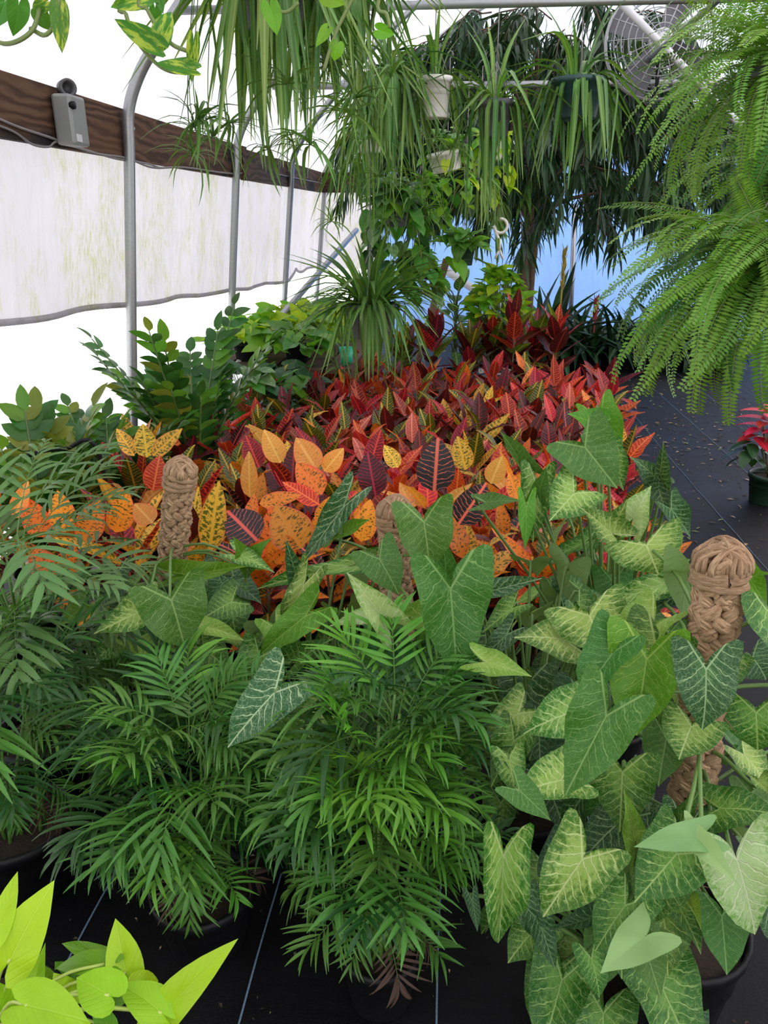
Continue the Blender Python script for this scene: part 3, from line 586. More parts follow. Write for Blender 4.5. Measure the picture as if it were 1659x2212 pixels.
# fill leaves around every plant (seen in the gaps and from the side)
for key, cnt, zr, rr in (('right', 38, (.25, .92), (.10, .26)), ('mid', 34, (.25, .62), (.08, .24)), ('left', 38, (.25, .58), (.08, .26)), ('top', 44, (.25, .72), (.06, .27)), ('inner', 44, (.2, .72), (.05, .27)), ('low', 36, (.2, .52), (.05, .27)), ('front', 20, (.12, .42), (.05, .20))):
    T, root, sb, pole = PL[key]
    for i in range(cnt):
        a = random.uniform(0, 6.28); z = random.uniform(*zr); rad = random.uniform(*rr)*(1 if z < .6 else .8); L = random.uniform(.075, .125)
        ax = root.lerp(pole, min(1, z/1.0)) if pole is not None else root
        b = Vector((ax.x+rad*math.cos(a), ax.y+rad*math.sin(a)+.05, z)); el = R(random.uniform(-65, -15))
        if b.x > 0.62 and key != 'right': b.x -= .12
        d = Vector((math.cos(a+jit(.5))*math.cos(el), math.sin(a+jit(.5))*math.cos(el)-.25, math.sin(el))).normalized()
        kind = random.choices(('dull', 'deep', 'pale', 'plain', 'lime'), (4, 4, 2, 2, .6) if key != 'front' else (4, 4, 1, 1, 0))[0]
        add_leaf(key, kind, b, b+d*L, L*random.uniform(.85, 1.1), Vector((math.cos(a)*.5, math.sin(a)*.5-.2, .8)))
for key, (T, root, sb, pole) in PL.items():
    sb.V = [(v[0]-T.location.x, v[1]-T.location.y, v[2]-T.location.z) for v in sb.V]; link('stems', sb.mesh('stems', M_pet), T)

# ================================================================== PALMS, FERNS: feathered fronds
def strap_mat(name, base, mid=None, wm=.01, trans=.2, rough=.33, tint=.2, rim=None, stripe=60):
    g = G(name); uv = g.uv(); x, y = g.xyz(uv)[0], g.xyz(uv)[1]; ax = g.math('ABSOLUTE', x)
    ln = g.math('SINE', g.math('MULTIPLY', x, stripe*12.0)); nz = g.noise(g.obj(), 14, 3)
    c = g.mix(g.math('MULTIPLY', nz, .8), tuple(q*.8 for q in base), tuple(q*1.25 for q in base))
    if mid is not None: c = g.mix(g.ss(ax, wm, wm*.3), c, mid)
    if rim is not None: c = g.mix(g.ss(edge(g), .75, .98), c, rim)
    return leaf_out(g, rnd_tint(g, c, tint), rough, trans, ln, hb=.12)
def arch(w, th, knee=1.0, nv=9, nx=2, fold=.4, prof=prof_strap, th0=0.0, twist=0.0):
    """a strap that bends by th radians within the first part (knee) of its length, then runs straight"""
    V = []; uv = []; e = []; y = z = 0.0
    for i in range(nv+1):
        v = i/nv; q = min(1, v/knee); a = th0+th*(q*q*(3-2*q))
        if i: y += math.cos(a)/nv; z -= math.sin(a)/nv
        hw = w/2*prof(min(.985, max(.01, v)))
        for j in range(nx+1):
            s_ = -1+2*j/nx; x = s_*hw; up = fold*abs(x); tw = twist*v
            V.append((x*math.cos(tw), y+up*math.sin(a), z+up*math.cos(a)+x*math.sin(tw))); uv.append((x, v)); e.append(abs(s_))
    F = [(i*(nx+1)+j, i*(nx+1)+j+1, (i+1)*(nx+1)+j+1, (i+1)*(nx+1)+j) for i in range(nv) for j in range(nx)]
    return V, F, uv, e
def pinnate(name, mats, Lp, Lr, n, ll, lw, a0, a1, curl, droop, seed, nv=4, nx=2, rr=.0022, prof=prof_lance, fold=.35, shape=None, lc=.7, lift=.25, wild=6):
    rn = random.Random(seed); b = MB(); L = Lp+Lr
    pts = []
    for i in range(17):
        y = L*i/16; pts.append(Vector(bendyz([(0, y/L, 0)], curl)[0])*L)
    b.tube(pts, [rr*(1-.7*i/16) for i in range(17)], 4, mi=1, cap=False)
    for i in range(n):
        t = i/(n-1); y = (Lp+Lr*t)/L; p = Vector(bendyz([(0, y, 0)], curl)[0])*L; th = curl*y
        T = Vector((0, math.cos(th), -math.sin(th))); U = Vector((0, math.sin(th), math.cos(th)))
        f = shape(t) if shape else (.7+.5*math.sin(PI*min(1, t*1.05+.1)))
        for sg in (-1, 1):
            a = R(a0+(a1-a0)*t+rn.uniform(-wild, wild)); l = ll*f*rn.uniform(.86, 1.1)
            d = T*math.cos(a)+Vector((sg, 0, 0))*math.sin(a)+U*(lift+rn.uniform(-.02, .02)*wild)
            V, F, uv, e = blade(lw/l, prof, nv, nx, fold, lc*rn.uniform(.6, 1.35)*droop)
            b.add(xf(V, frame(p, d, U+Vector((-sg*.25, 0, 0)), l)), F, uv, e)
    return b.mesh(name, mats)
PALM = dict(green=strap_mat('palm_green', (.072, .21, .028), (.11, .26, .06), .004), fresh=strap_mat('palm_fresh', (.12, .33, .03), (.16, .36, .06), .004, .28),
            deep=strap_mat('palm_deep', (.024, .095, .016), None, .01, .15), grey=strap_mat('bamboo_palm_green', (.090, .20, .052), (.13, .24, .08), .006, .2, .36), brown=strap_mat('palm_withered', (.08, .045, .03), None, .01, .1, .7))
M_pst = plain('palm_stem', (.09, .2, .03), .45)
PF = {}
for k in ('green', 'fresh', 'deep', 'brown'):
    PF[k] = [pinnate('frond', [PALM[k], M_pst], .07, .14, 9, .125, .0125, 68, 20, c, d, i+3, nv=5, lift=li, wild=13) for i, (c, d, li) in enumerate(((.5, 1.3, .3), (.9, 1.7, .45), (1.1, 1.2, .2), (.7, 2.1, .5), (.25, .9, .3)))]
PF['grey'] = [pinnate('frond', [PALM['grey'], M_pst], .13, .32, 9, .17, .024, 58, 24, c, d, i+13, nv=5) for i, (c, d) in enumerate(((.6, 1.1), (1.0, 1.5), (1.35, 1.1), (.8, 1.9)))]
def palm(loc, lab, r, h, N, z0, z1, rad, kinds, sc=(.9, 1.25), stems=16, lean=(0, 0), key=None, withered=4):
    t = thing('parlour_palm' if key != 'grey' else 'bamboo_palm', lab, 'palm', loc, 'palms in pots'); pot(t, r, h, M_black)
    sb = MB(); ks, ws = list(kinds), list(kinds.values())
    for i in range(N):
        q = i/(N-1); a = i*2.399+jit(.4); zz = z0+(z1-z0)*q**.95; el = R(8+58*q**1.4+jit(18)); rr = rad*min(1, .45+1.8*q)*(1-.55*q)*random.uniform(.2, 1)
        p = Vector((lean[0]*q+rr*math.cos(a), lean[1]*q+rr*math.sin(a), zz))
        d = Vector((math.cos(a)*math.cos(el), math.sin(a)*math.cos(el), math.sin(el)))
        k = random.choices(ks, ws)[0]
        if i < withered: k = 'brown'; d.z = -.2
        s_ = random.uniform(*sc)*min(1, .52+.95*q)
        link('frond', random.choice(PF[key or k] if k != 'brown' or not key else PF[key]), t, frame(p, d, (0, 0, 1), s_))
        if i % max(1, N//stems) == 0:
            b0 = Vector((random.uniform(-.5, .5)*r, random.uniform(-.5, .5)*r, h*.75)); sb.tube(bez([b0, b0.lerp(p, .5)+Vector((0, 0, .02)), p], 3), [.0045]*4+[.0035]*3, 5)
    link('stems', sb.mesh('stems', M_pst), t); return t
p = at(820, 2100, 1.10)
palm((p.x, 1.12, 0), 'feathery bright green palm in the small black pot at the bottom centre', .078, .15, 110, .22, .63, .115, dict(green=6, deep=2.5, fresh=1.6), (.58, .92), 24, (.02, .12))
c_ = at(800, 1690, 1.12); t = bpy.data.objects['parlour_palm']
for i in range(9):                                    # the pale new growth in the middle
    a = R(-90+jit(80)); el = R(random.uniform(35, 75)); link('frond', random.choice(PF['fresh']), t, rel(frame(c_+Vector((jit(.05), jit(.03), jit(.06))), (math.cos(a)*math.cos(el), math.sin(a)*math.cos(el), math.sin(el)), (0, 0, 1), .75), t.location))
p = at(440, 2010, 1.20)
palm((p.x, 1.22, 0), 'feathery dark green palm in a wide black pot, second from the left edge', .105, .155, 104, .24, .48, .14, dict(green=6, deep=3.5, fresh=1.0), (.6, .98), 24, (-.04, .10))
p = at(60, 1960, 1.30)
palm((p.x, 1.32, 0), 'grey green palm in a large black pot cut off by the left edge', .125, .2, 60, .27, .62, .14, dict(green=5, deep=3), (.7, 1.05), 20, (-.03, .05))
p = at(60, 1480, 1.62)
palm((p.x, 1.64, 0), 'tall bamboo palm with long grey green leaflets against the orange crotons', .12, .2, 44, .40, .80, .16, dict(grey=1), (.5, .78), 22, (.05, -.06), 'grey', 0)
p = at(300, 1480, 1.62)
palm((p.x, 1.66, 0), 'small feathery palm half hidden behind the dark green palm and below the left rope pole', .09, .15, 50, .18, .36, .12, dict(green=4, deep=3, fresh=.6), (.55, .8), 16)
p = at(640, 1560, 1.42)
palm((p.x, 1.44, 0), 'small feathery palm between the two front palms, under the arrowhead leaves', .08, .15, 40, .17, .30, .09, dict(green=4, deep=4), (.5, .7), 14)

# ================================================================== NEON POTHOS, TRAILING POTHOS, HEART-LEAF VINES
def heart_mat(name, base, spot=None, amt=0.0, vein=None, trans=.25, rough=.32, back=None, tint=.12):
    g = G(name); uv = g.uv(); x, y = g.xyz(uv)[0], g.xyz(uv)[1]; ax = g.math('ABSOLUTE', x)
    off = g.n('VectorMath', operation='ADD'); cx = g.n('CombineXYZ'); g.put(cx.inputs[2], g.math('MULTIPLY', g.n('ObjectInfo').outputs['Random'], 31)); g.put(off.inputs[0], g.mapv(uv, (4.2, 1.5, 1))); g.put(off.inputs[1], cx.outputs[0])
    nz = g.noise(off.outputs[0], 1.3, 4, .6); c = g.mix(g.math('MULTIPLY', nz, .6), tuple(q*.85 for q in base), tuple(q*1.2 for q in base))
    if spot is not None: c = g.mix(g.ss(nz, .53-amt*.1, .66-amt*.1), c, spot)
    ph = g.math('MULTIPLY', g.math('SUBTRACT', y, g.math('MULTIPLY', ax, 1.1)), 6); d = g.math('MULTIPLY', g.math('ABSOLUTE', g.math('SUBTRACT', g.math('FRACT', ph), .5)), 2)
    h = g.math('ADD', g.ss(ax, .0, .03), g.math('MULTIPLY', g.ss(d, 0, .5), .35)); m = g.ss(ax, .012, .004)
    c = g.mix(g.math('MULTIPLY', m, .5), c, vein or tuple(min(1, q*1.5) for q in base))
    return leaf_out(g, rnd_tint(g, c, tint), rough, trans, h, back=back, hb=.4)
HM = dict(neon=heart_mat('neon_pothos', (.36, .62, .016), None, 0, (.48, .70, .08), .3), neond=heart_mat('neon_pothos_old', (.17, .40, .02), None, 0, (.3, .5, .05), .3),
    marble=heart_mat('golden_pothos', (.07, .24, .025), (.40, .52, .06), .6, None, .3), green=heart_mat('heart_leaf_green', (.075, .25, .03), None, 0, None, .25), fresh=heart_mat('heart_leaf_fresh', (.17, .42, .03), None, 0, None, .42),
    lime=heart_mat('heart_leaf_lime', (.42, .60, .03), None, 0, None, .42), deep=heart_mat('heart_leaf_deep', (.025, .09, .025), None, 0, None, .15), silver=heart_mat('philodendron_pale', (.10, .22, .07), (.2, .33, .12), .4, None, .2),
    swiss=heart_mat('lace_leaf', (.16, .36, .06), (.06, .2, .03), .5, None, .3))
HL = {}
for k, m in HM.items():
    HL[k] = []
    for s_, (fo, cu, wd, rp) in enumerate(((.22, .35, .95, .03), (.4, .15, .85, .05), (.12, .7, 1.0, .02))):
        V, F, uv, e = radial(HEART, fo, cu, rp, s_*2, wd, .2); HL[k].append(mesh('leaf', V, F, m, uv, e))
M_vine = plain('vine_stem', (.16, .22, .06), .5)
def px_leaf(t, me, bp, tp, Yb, Yt, wpx, refw=.95, up=.3, roll=0.0):
    M, b0 = hero(me, bp, tp, Yb, Yt, wpx, roll=roll, refw=refw, up=up); part('leaf', me, t, M); return b0
p = at(40, 2290, .86); t = thing('neon_pothos', 'yellow green pothos with large heart leaves at the bottom left corner', 'pothos', (p.x-.02, .84, 0)); pot(t, .12, .22, M_black)
sb = MB(); root = Vector((p.x-.02, .84, .2))
for k, bp, tp, w, Y, dy in (('neon', (22, 2072), (96, 1920), 98, .84, .04), ('neon', (-2, 2005), (36, 1882), 44, .85, .05), ('neon', (-30, 2010), (22, 1990), 60, .86, 0), ('neon', (44, 2112), (82, 2062), 60, .86, .02), ('neon', (58, 2172), (192, 2200), 104, .78, .0),
     ('neon', (236, 2150), (160, 2105), 92, .82, .02), ('neon', (352, 2190), (476, 2046), 74, .84, .02), ('neon', (350, 2188), (252, 2102), 78, .83, .03), ('neon', (272, 2102), (250, 1986), 74, .90, .04), ('neond', (226, 2082), (94, 2072), 50, .90, .0),
     ('neond', (240, 2075), (120, 2030), 40, .95, .03), ('neon', (296, 2128), (356, 2112), 50, .88, .03), ('neon', (58, 2200), (88, 2070), 44, .85, .02), ('neond', (232, 2215), (200, 2170), 40, .86, 0), ('neon', (10, 2190), (-20, 2120), 70, .84, .0), ('neond', (330, 2185), (360, 2130), 40, .9, .03),
     ('neon', (150, 2160), (120, 2110), 60, .87, .0), ('neond', (160, 2120), (120, 2080), 60, .95, .0), ('neond', (260, 2140), (210, 2095), 60, .93, 0), ('neon', (60, 2230), (10, 2260), 80, .80, .0), ('neon', (140, 2230), (220, 2290), 80, .78, .0), ('neond', (90, 2130), (60, 2085), 60, .92, 0)):
    b0 = px_leaf(t, random.choice((HL[k][0], HL[k][2])), bp, tp, Y, Y+dy, w*1.18, roll=jit(.2)); sb.tube(bez([root, root.lerp(b0, .6)+Vector((0, 0, .03)), b0], 4), .003, 5)
worldpart('stems', sb, plain('neon_stem', (.45, .55, .12), .45), t)
# golden pothos vines hanging in at the top from baskets above the frame
def hanger(t, top, rim, r, mat=M_wire, n=3):
    b = MB(); ap = min(rim+r*2.0, max(rim+.03, top-.03))
    for k in range(n):
        a = 2*PI*k/n+.5; b.tube([(r*math.cos(a), r*math.sin(a), rim), (0, 0, ap)], .0022, 4)
    b.tube([(0, 0, ap), (0, 0, top)], .003, 5)
    P = [(.018*math.sin(a), 0, top+.018-.018*math.cos(a)) for a in np.linspace(0, 4.6, 9)]; b.tube(P, .003, 5); link('hanger', b.mesh('hanger', mat), t)
def vine_px(lab, Y, potp, paths, leaves, cat='pothos'):
    base = Vector(potp); t = thing('trailing_pothos', lab, cat, base); pot(t, .11, .15, M_white); hanger(t, 2.475-base.z, .14, .11)
    b = MB()
    for P in paths:
        pts = [at(x, y, Y+dy) for x, y, dy in P]; pts = [base+Vector((0, 0, .13)), base+(pts[0]-base)*.5+Vector((0, 0, .12))]+pts if True else pts
        b.tube(bez(pts, 5), .0042, 6)
    worldpart('vines', b, M_vine, t)
    for k, bp, tp, w, dy in leaves: px_leaf(t, random.choice(HL[k]), bp, tp, Y+dy, Y+dy+jit(.02), w, up=.12, roll=jit(.3))
vine_px('variegated pothos vine dangling into the top left corner', 1.62, (-.72, 1.62, 2.06), [[(-20, 60, 0), (0, 92, 0), (35, 90, -.02), (70, 65, -.02), (86, 20, 0)], [(125, -20, 0), (128, 30, -.01), (100, 75, -.02), (66, 62, 0)]],
        [('green', (40, 12), (30, 84), 52, -.02), ('marble', (128, 24), (134, 115), 46, -.02), ('green', (84, 28), (112, 72), 38, 0), ('green', (10, 5), (-10, 60), 50, 0), ('marble', (100, 5), (65, 25), 36, 0)])
vine_px('variegated pothos vines with yellow green leaves in front of the nearest bent pipe', 1.7, (-.38, 1.72, 2.12), [[(265, -10, 0), (272, 30, 0), (290, 80, 0), (330, 130, 0), (362, 152, 0), (402, 158, 0)], [(305, -20, 0), (318, 20, 0), (342, 62, 0), (372, 96, 0), (404, 110, 0)]],
        [('marble', (336, 96), (246, 40), 58, -.02), ('marble', (346, 84), (366, 4), 52, -.01), ('marble', (310, -8), (236, 16), 50, 0), ('green', (335, 20), (338, 70), 30, .02), ('marble', (412, 150), (334, 136), 46, -.02), ('marble', (418, 92), (413, 178), 36, -.02), ('green', (340, -20), (352, 30), 36, .02)])
vine_px('plain green pothos runners with small round leaves hanging over the spider plants', 2.1, (.02, 2.1, 2.25), [[(770, -20, 0), (745, 30, 0), (728, 65, 0), (712, 110, 0), (700, 152, 0)], [(600, -10, 0), (596, 18, 0), (620, 26, 0), (645, 5, 0)], [(820, -10, 0), (835, 30, 0), (842, 60, 0)]],
        [('fresh', (584, 16), (602, 72), 46, -.01), ('fresh', (706, 66), (682, 102), 32, 0), ('fresh', (728, 98), (722, 134), 36, 0), ('silver', (768, 5), (776, 60), 28, 0), ('fresh', (818, 65), (852, 75), 40, 0), ('fresh', (705, -5), (745, 10), 36, 0)])

# ================================================================== SPIDER PLANTS
SPM = dict(green=strap_mat('spider_leaf', (.10, .235, .038), (.19, .34, .09), .006, .25, .38, .25), dark=strap_mat('spider_leaf_dark', (.058, .17, .032), (.11, .25, .06), .006, .2, .35, .2),
           pale=strap_mat('spider_leaf_pale', (.17, .30, .06), (.3, .42, .14), .006, .3, .42, .25))
SPL = {}
for k, m in SPM.items():
    SPL[k] = []
    for th, kn, th0, tw in ((1.9, .40, 0, .2), (2.4, .36, 0, -.3), (2.6, .42, 0, .4), (2.5, .28, 0, .1), (1.5, .7, 0, -.3), (.7, 1, 0, .3)):
        V, F, uv, e = arch(.040, th, kn, 9, 2, .5, prof_strap, th0, tw); SPL[k].append(mesh('leaf', V, F, m, uv, e))
def plantlet_mesh(seed, mat):
    rn = random.Random(seed); b = MB()
    for k in range(16):
        a = rn.uniform(0, 6.28); el = rn.uniform(-.6, 1.1); V, F, uv, e = arch(.06, rn.uniform(.5, 1.4), 1, 5, 2, .4)
        b.add(xf(V, frame((0, 0, 0), (math.cos(a)*math.cos(el), math.sin(a)*math.cos(el), math.sin(el)), (0, 0, 1), rn.uniform(.10, .19))), F, uv, e)
    return b.mesh('plantlet', mat)
PLT = [plantlet_mesh(k, SPM['green']) for k in range(3)]
def spider(lab, P, r, h, N, Lr, mats, potmat, top=None, width=1.0, runners=0, tilt=None, steep=(38, 88), pick=(0, 5), group='spider plants in hanging pots', name='spider_plant', front=.25):
    t = thing(name, lab, 'spider plant', P, group); pot(t, r, h, potmat, .80, tilt=tilt)
    if top: hanger(t, top-P[2], h, r)
    ks, ws = list(mats), list(mats.values())
    for i in range(N):
        a = i*2.399+jit(.5); q = random.random(); el = R(steep[0]+(steep[1]-steep[0])*q); L = random.uniform(*Lr)*(1-.25*q*(random.random() < .5))
        if math.sin(a) < -.55 and random.random() < front: continue
        k = random.choices(ks, ws)[0]; rr = r*.55*math.sqrt(random.random())
        m = SPL[k][5] if q > .85 and random.random() < .5 else random.choice(SPL[k][pick[0]:pick[1]])
        link('leaf', m, t, frame((rr*math.cos(a), rr*math.sin(a), h-.02), (math.cos(a)*math.cos(el), math.sin(a)*math.cos(el), math.sin(el)), (0, 0, 1), L, L*width*random.uniform(.8, 1.25)*(.55/L)**.6))
    if runners:
        b = MB(); ends = []
        for k in range(runners):
            a = R(-90)+jit(1.9); d = random.uniform(.18, .34); z = -random.uniform(.12, .42); c, s_ = math.cos(a), math.sin(a)
            b.tube(bez([(r*.5*c, r*.5*s_, h), (d*.7*c, d*.7*s_, h+.08), (d*c, d*s_, z*.4), (d*1.02*c, d*1.02*s_, z)], 4), .0018, 4); ends.append((d*c, d*s_, z))
        link('runners', b.mesh('runners', SPM['pale']), t)
        for q in ends: o = link('plantlet', random.choice(PLT), t); o.location = q; o.rotation_euler = (jit(.4), jit(.4), jit(3)); o.scale = (1.15,)*3
    return t
M_grey = plain('grey_plastic', (.10, .10, .11), .5); M_teal = plain('dark_teal_plastic', (.018, .06, .055), .4); M_wpot = plain('off_white_plastic', (.80, .78, .72), .5, 0, .06); M_gpot = plain('dark_green_plastic', (.012, .04, .022), .4)
def zat(px, py, Y): q = at(px, py, Y); return (q.x, Y, q.z)
spider('huge spider plant nearest the camera, its grey pot showing a round saucer', zat(592, 62, 2.9), .115, .19, 135, (.42, .78), dict(green=5, dark=3, pale=3), M_grey, 2.475, 1.0, 9)
spider('bushy spider plant hanging behind the plain pothos runners, pot hidden', zat(725, 40, 3.3), .115, .19, 125, (.40, .70), dict(green=5, dark=3, pale=3), M_grey, 2.475, 1.0, 7)
spider('spider plant beside the small off white pot left of the crossbar pots', zat(838, 240, 4.2), .075, .15, 100, (.35, .60), dict(green=5, dark=3, pale=3), M_wpot, 2.435, 1.0, 4, front=0)
spider('spider plant in the off white pot hanging from the crossbar', zat(937, 256, 4.36), .083, .185, 44, (.28, .55), dict(green=5, dark=4), M_wpot, 2.435, 1.1, 0, front=.6)
spider('spider plant in the grey ribbed pot hanging from the crossbar', zat(1066, 298, 4.36), .086, .17, 56, (.32, .66), dict(green=5, dark=4, pale=1), M_grey, 2.435, 1.15, 0, front=.6)
spider('spider plant in the dark teal pot, rightmost on the crossbar', zat(1242, 258, 4.36), .125, .18, 70, (.35, .66), dict(green=5, dark=4), M_teal, 2.435, 1.25, 0, front=.4)
spider('spider plant with long dark leaves in the big grey pot above the green mug', zat(800, 728, 4.75), .15, .20, 150, (.38, .66), dict(dark=3, green=6), M_grey, 2.475, 1.2, 3, pick=(4, 6), steep=(10, 80), front=.15)
for i in range(24):
    t = bpy.data.objects['spider_plant.006']; a = i*2.4; link('leaf', random.choice(SPL['green'][:3]), t, frame((.1*math.cos(a), .1*math.sin(a), .18), (math.cos(a), math.sin(a), 1.0), (0, 0, 1), .55, .6))
spider('small yellowish spider plant hanging left of the tree trunk', zat(1032, 420, 5.6), .07, .1, 70, (.25, .42), dict(pale=5, green=3), M_gpot, 2.39, .8, 0)
spider('wispy thin leaved spider plant hanging in front of the far end of the beam', zat(800, 330, 5.0), .09, .14, 110, (.4, .8), dict(pale=4, green=4), M_wpot, 2.475, .55, 6)

# ================================================================== HANGING HEART-LEAF BASKETS
def vines(name, lab, P, r, h, potmat, top, nv, length, nl, size, kinds, cat='vine plant', tilt=None, bush=.5, group='leafy vines in hanging pots', spread=1.0):
    t = thing(name, lab, cat, P, group); pot(t, r, h, potmat, .8, tilt=tilt)
    if top: hanger(t, top-P[2], h, r)
    b = MB(); ks, ws = list(kinds), list(kinds.values())
    for k in range(nv):
        a = k*2.399+jit(.5); c, s_ = math.cos(a), math.sin(a); L = random.uniform(*length); o = r*random.uniform(1.0, 1.5)*spread
        pts = bez([(r*.3*c, r*.3*s_, h*.9), (r*.9*c, r*.9*s_, h+.04), (o*c, o*s_, h-.08), (o*c*1.1+jit(.03), o*s_*1.1+jit(.03), h-.08-L*.5), (o*c*1.15+jit(.05), o*s_*1.15+jit(.05), h-.08-L)], 4)
        b.tube(pts, .0022, 4)
        for q in range(nl):
            p = pts[min(len(pts)-1, 3+int((len(pts)-3)*q/nl))]; aa = a+jit(1.5); d = Vector((math.cos(aa), math.sin(aa), random.uniform(-1.4, -.2))); l = random.uniform(*size)
            link('leaf', random.choice(HL[random.choices(ks, ws)[0]]), t, frame(p+Vector(d)*.02, d, (math.cos(aa), math.sin(aa), .9), l))
    for q in range(int(nv*nl*bush)):
        a = random.uniform(0, 6.28); el = random.uniform(-.2, 1.3); rr = r*random.uniform(.6, 1.5); l = random.uniform(*size)
        p = Vector((rr*math.cos(a)*math.cos(el), rr*math.sin(a)*math.cos(el), h+.02+rr*.8*math.sin(el))); d = Vector((math.cos(a+jit(.7)), math.sin(a+jit(.7)), random.uniform(-.5, .6)))
        link('leaf', random.choice(HL[random.choices(ks, ws)[0]]), t, frame(p, d, (0, -.35, 1), l)); b.tube([(0, 0, h), p*.6+Vector((0, 0, h*.4)), p], .0018, 4)
    link('stems', b.mesh('stems', M_vine), t); return t
vines('pothos_basket', 'green and yellow vine in the tilted off white basket', zat(966, 370, 5.3), .105, .12, M_wpot, 2.39, 6, (.1, .35), 6, (.06, .10), dict(fresh=4, green=3, lime=1), tilt=(.1, -.22, 0))
vines('pothos_basket', 'lime yellow heart leaf vine hanging below the grey ribbed pot', zat(1062, 345, 5.8), .08, .11, M_wpot, 2.39, 9, (.12, .4), 6, (.06, .10), dict(lime=5, fresh=2))
vines('philodendron_basket', 'dark heart leaf philodendron in a grey hanging pot beside the beam end', zat(853, 490, 5.1), .10, .14, M_grey, 2.475, 13, (.15, .5), 7, (.08, .135), dict(green=5, deep=1.5, silver=3, fresh=2), spread=1.2)
vines('philodendron_basket', 'long trailing green vine in the small black pot above the red crotons', zat(905, 603, 5.7), .085, .11, M_black, 2.475, 9, (.05, .22), 6, (.07, .12), dict(fresh=4, green=4, silver=2), spread=1.1)
vines('philodendron_basket', 'pale green trailing vine behind the dark philodendron', zat(912, 452, 6.0), .09, .12, M_gpot, 2.39, 8, (.1, .32), 6, (.07, .11), dict(fresh=5, green=3), spread=1.1)
vines('lace_leaf_basket', 'lacy pale leaved plant in the small dark green hanging pot', zat(1000, 573, 6.0), .082, .135, M_gpot, 2.39, 3, (.01, .05), 2, (.10, .16), dict(swiss=4, fresh=2), bush=4)
t = thing('plastic_hook', 'white plastic hanger hook left of the tree trunk', 'hook', zat(1080, 520, 6.2)); b = MB()
P = [(.05*math.sin(a), 0, .045-.05*math.cos(a)+.06) for a in np.linspace(-1.6, 3.3, 14)][::-1]
b.tube(P+[(-.02, 0, .03), (0, 0, 0), (0, 0, -.07)], .011, 8); b.tube([(0, 0, -.06), (.03, 0, -.13)], .009, 6); b.tube([(0, 0, -.06), (-.03, 0, -.13)], .009, 6); link('hook_body', b.mesh('hook_body', M_wpot), t)
b = MB(); b.tube([(0, 0, .16), (0, 0, 2.39-t.location.z)], .0025, 4); link('line', b.mesh('line', M_wire), t)

# ================================================================== BOSTON FERNS
FM = dict(green=strap_mat('fern_green', (.14, .33, .025), None, .01, .3, .45, .2), pale=strap_mat('fern_pale', (.19, .40, .06), None, .01, .3, .45, .2), deep=strap_mat('fern_deep', (.05, .17, .02), None, .01, .25, .45, .2))
M_frst = plain('fern_rachis', (.20, .26, .07), .6)
FF = {}
def fshape(t): return .35+.75*math.sin(PI*min(1, .18+t*.8))**.8
for k, m in FM.items():
    FF[k] = [pinnate('frond', [m, M_frst], .06, .60, 46, .040, .0105, 88, 68, c, .6, i+40, nv=2, nx=2, rr=.0022, prof=prof_ovate, fold=.2, shape=fshape, lc=.4, lift=.05) for i, c in enumerate((.9, 1.5, 2.1, 1.8))]
def fern(lab, P, r, h, N, sc, kinds, top=2.475, el=(-20, 70), az=None):
    t = thing('boston_fern', lab, 'fern', P, 'boston ferns'); pot(t, r, h, M_grey); hanger(t, top-P[2], h, r); ks, ws = list(kinds), list(kinds.values())
    for i in range(N):
        a = i*2.399+jit(.4) if i % 3 else -PI/2-.25+jit(1.1); e = R(random.uniform(*el)); s_ = random.uniform(*sc); rr = r*.7*random.random()
        link('frond', random.choice(FF[random.choices(ks, ws)[0]]), t, frame((rr*math.cos(a), rr*math.sin(a), h), (math.cos(a)*math.cos(e), math.sin(a)*math.cos(e), math.sin(e)), (jit(.5), jit(.5), 1), s_))
    return t
fern('big boston fern hanging at the upper right edge, dark pot half showing', zat(1690, 270, 2.75), .13, .15, 150, (.55, .85), dict(green=5, pale=3, deep=2), el=(-20, 60))
fern('big boston fern hanging at the right edge below the other ferns', zat(1660, 672, 2.5), .13, .15, 260, (.52, .92), dict(green=5, pale=6, deep=1.5), el=(-20, 52))
fern('boston fern added behind the two big ferns as dark backing', zat(1700, 470, 3.4), .13, .15, 110, (.6, .9), dict(deep=4, green=4))  # extra fern in deep greens, added to darken the gap behind the others
fern('boston fern at the top right corner, fronds reaching towards the fan', zat(1740, 30, 3.0), .13, .15, 110, (.5, .75), dict(green=5, pale=3, deep=2), top=2.475)
pipe('purlin_pipe', [(1.22, -1, 2.50), (1.22, 10.4, 2.50)], .018, 'lengthwise grey pipe above the hanging ferns')

# ================================================================== TREE
TM = [lance_mat('fig_leaf', (.022, .062, .022), (.04, .09, .035), 0, .5, .006, .0001, 0, None, .35, .12), lance_mat('fig_leaf_light', (.05, .12, .04), (.08, .16, .06), 0, .5, .006, .0001, 0, None, .35, .2), lance_mat('fig_leaf_new', (.12, .25, .04), (.16, .3, .06), 0, .5, .006, .0001, 0, None, .38, .3)]
M_bark = plain('fig_bark', (.14, .085, .055), .85, 0, .5, 25, .8)
def twig(seed, m, n=36, L=.40):
    rn = random.Random(seed); b = MB(); pts = bez([(0, 0, 0), (0, L*.4, -.01), (0, L*.75, -.09), (0, L*.95, -.2)], 5); b.tube(pts, [.005*(1-.7*i/(len(pts)-1)) for i in range(len(pts))], 4, mi=1)
    for k in range(n):
        p = pts[min(len(pts)-1, int(2+(len(pts)-2)*k/n))]; a = rn.uniform(0, 6.28)
        d = Vector((math.cos(a)*.75, math.sin(a)*.55+.35, rn.uniform(-1.5, -.25))); V, F, uv, e = blade(.135, prof_lance, 4, 2, .3, rn.uniform(.2, .9))
        b.add(xf(V, frame(p, d, (math.cos(a), math.sin(a), 1), rn.uniform(.14, .22))), F, uv, e)
    return b.mesh('leafy_twig', [m, M_bark])
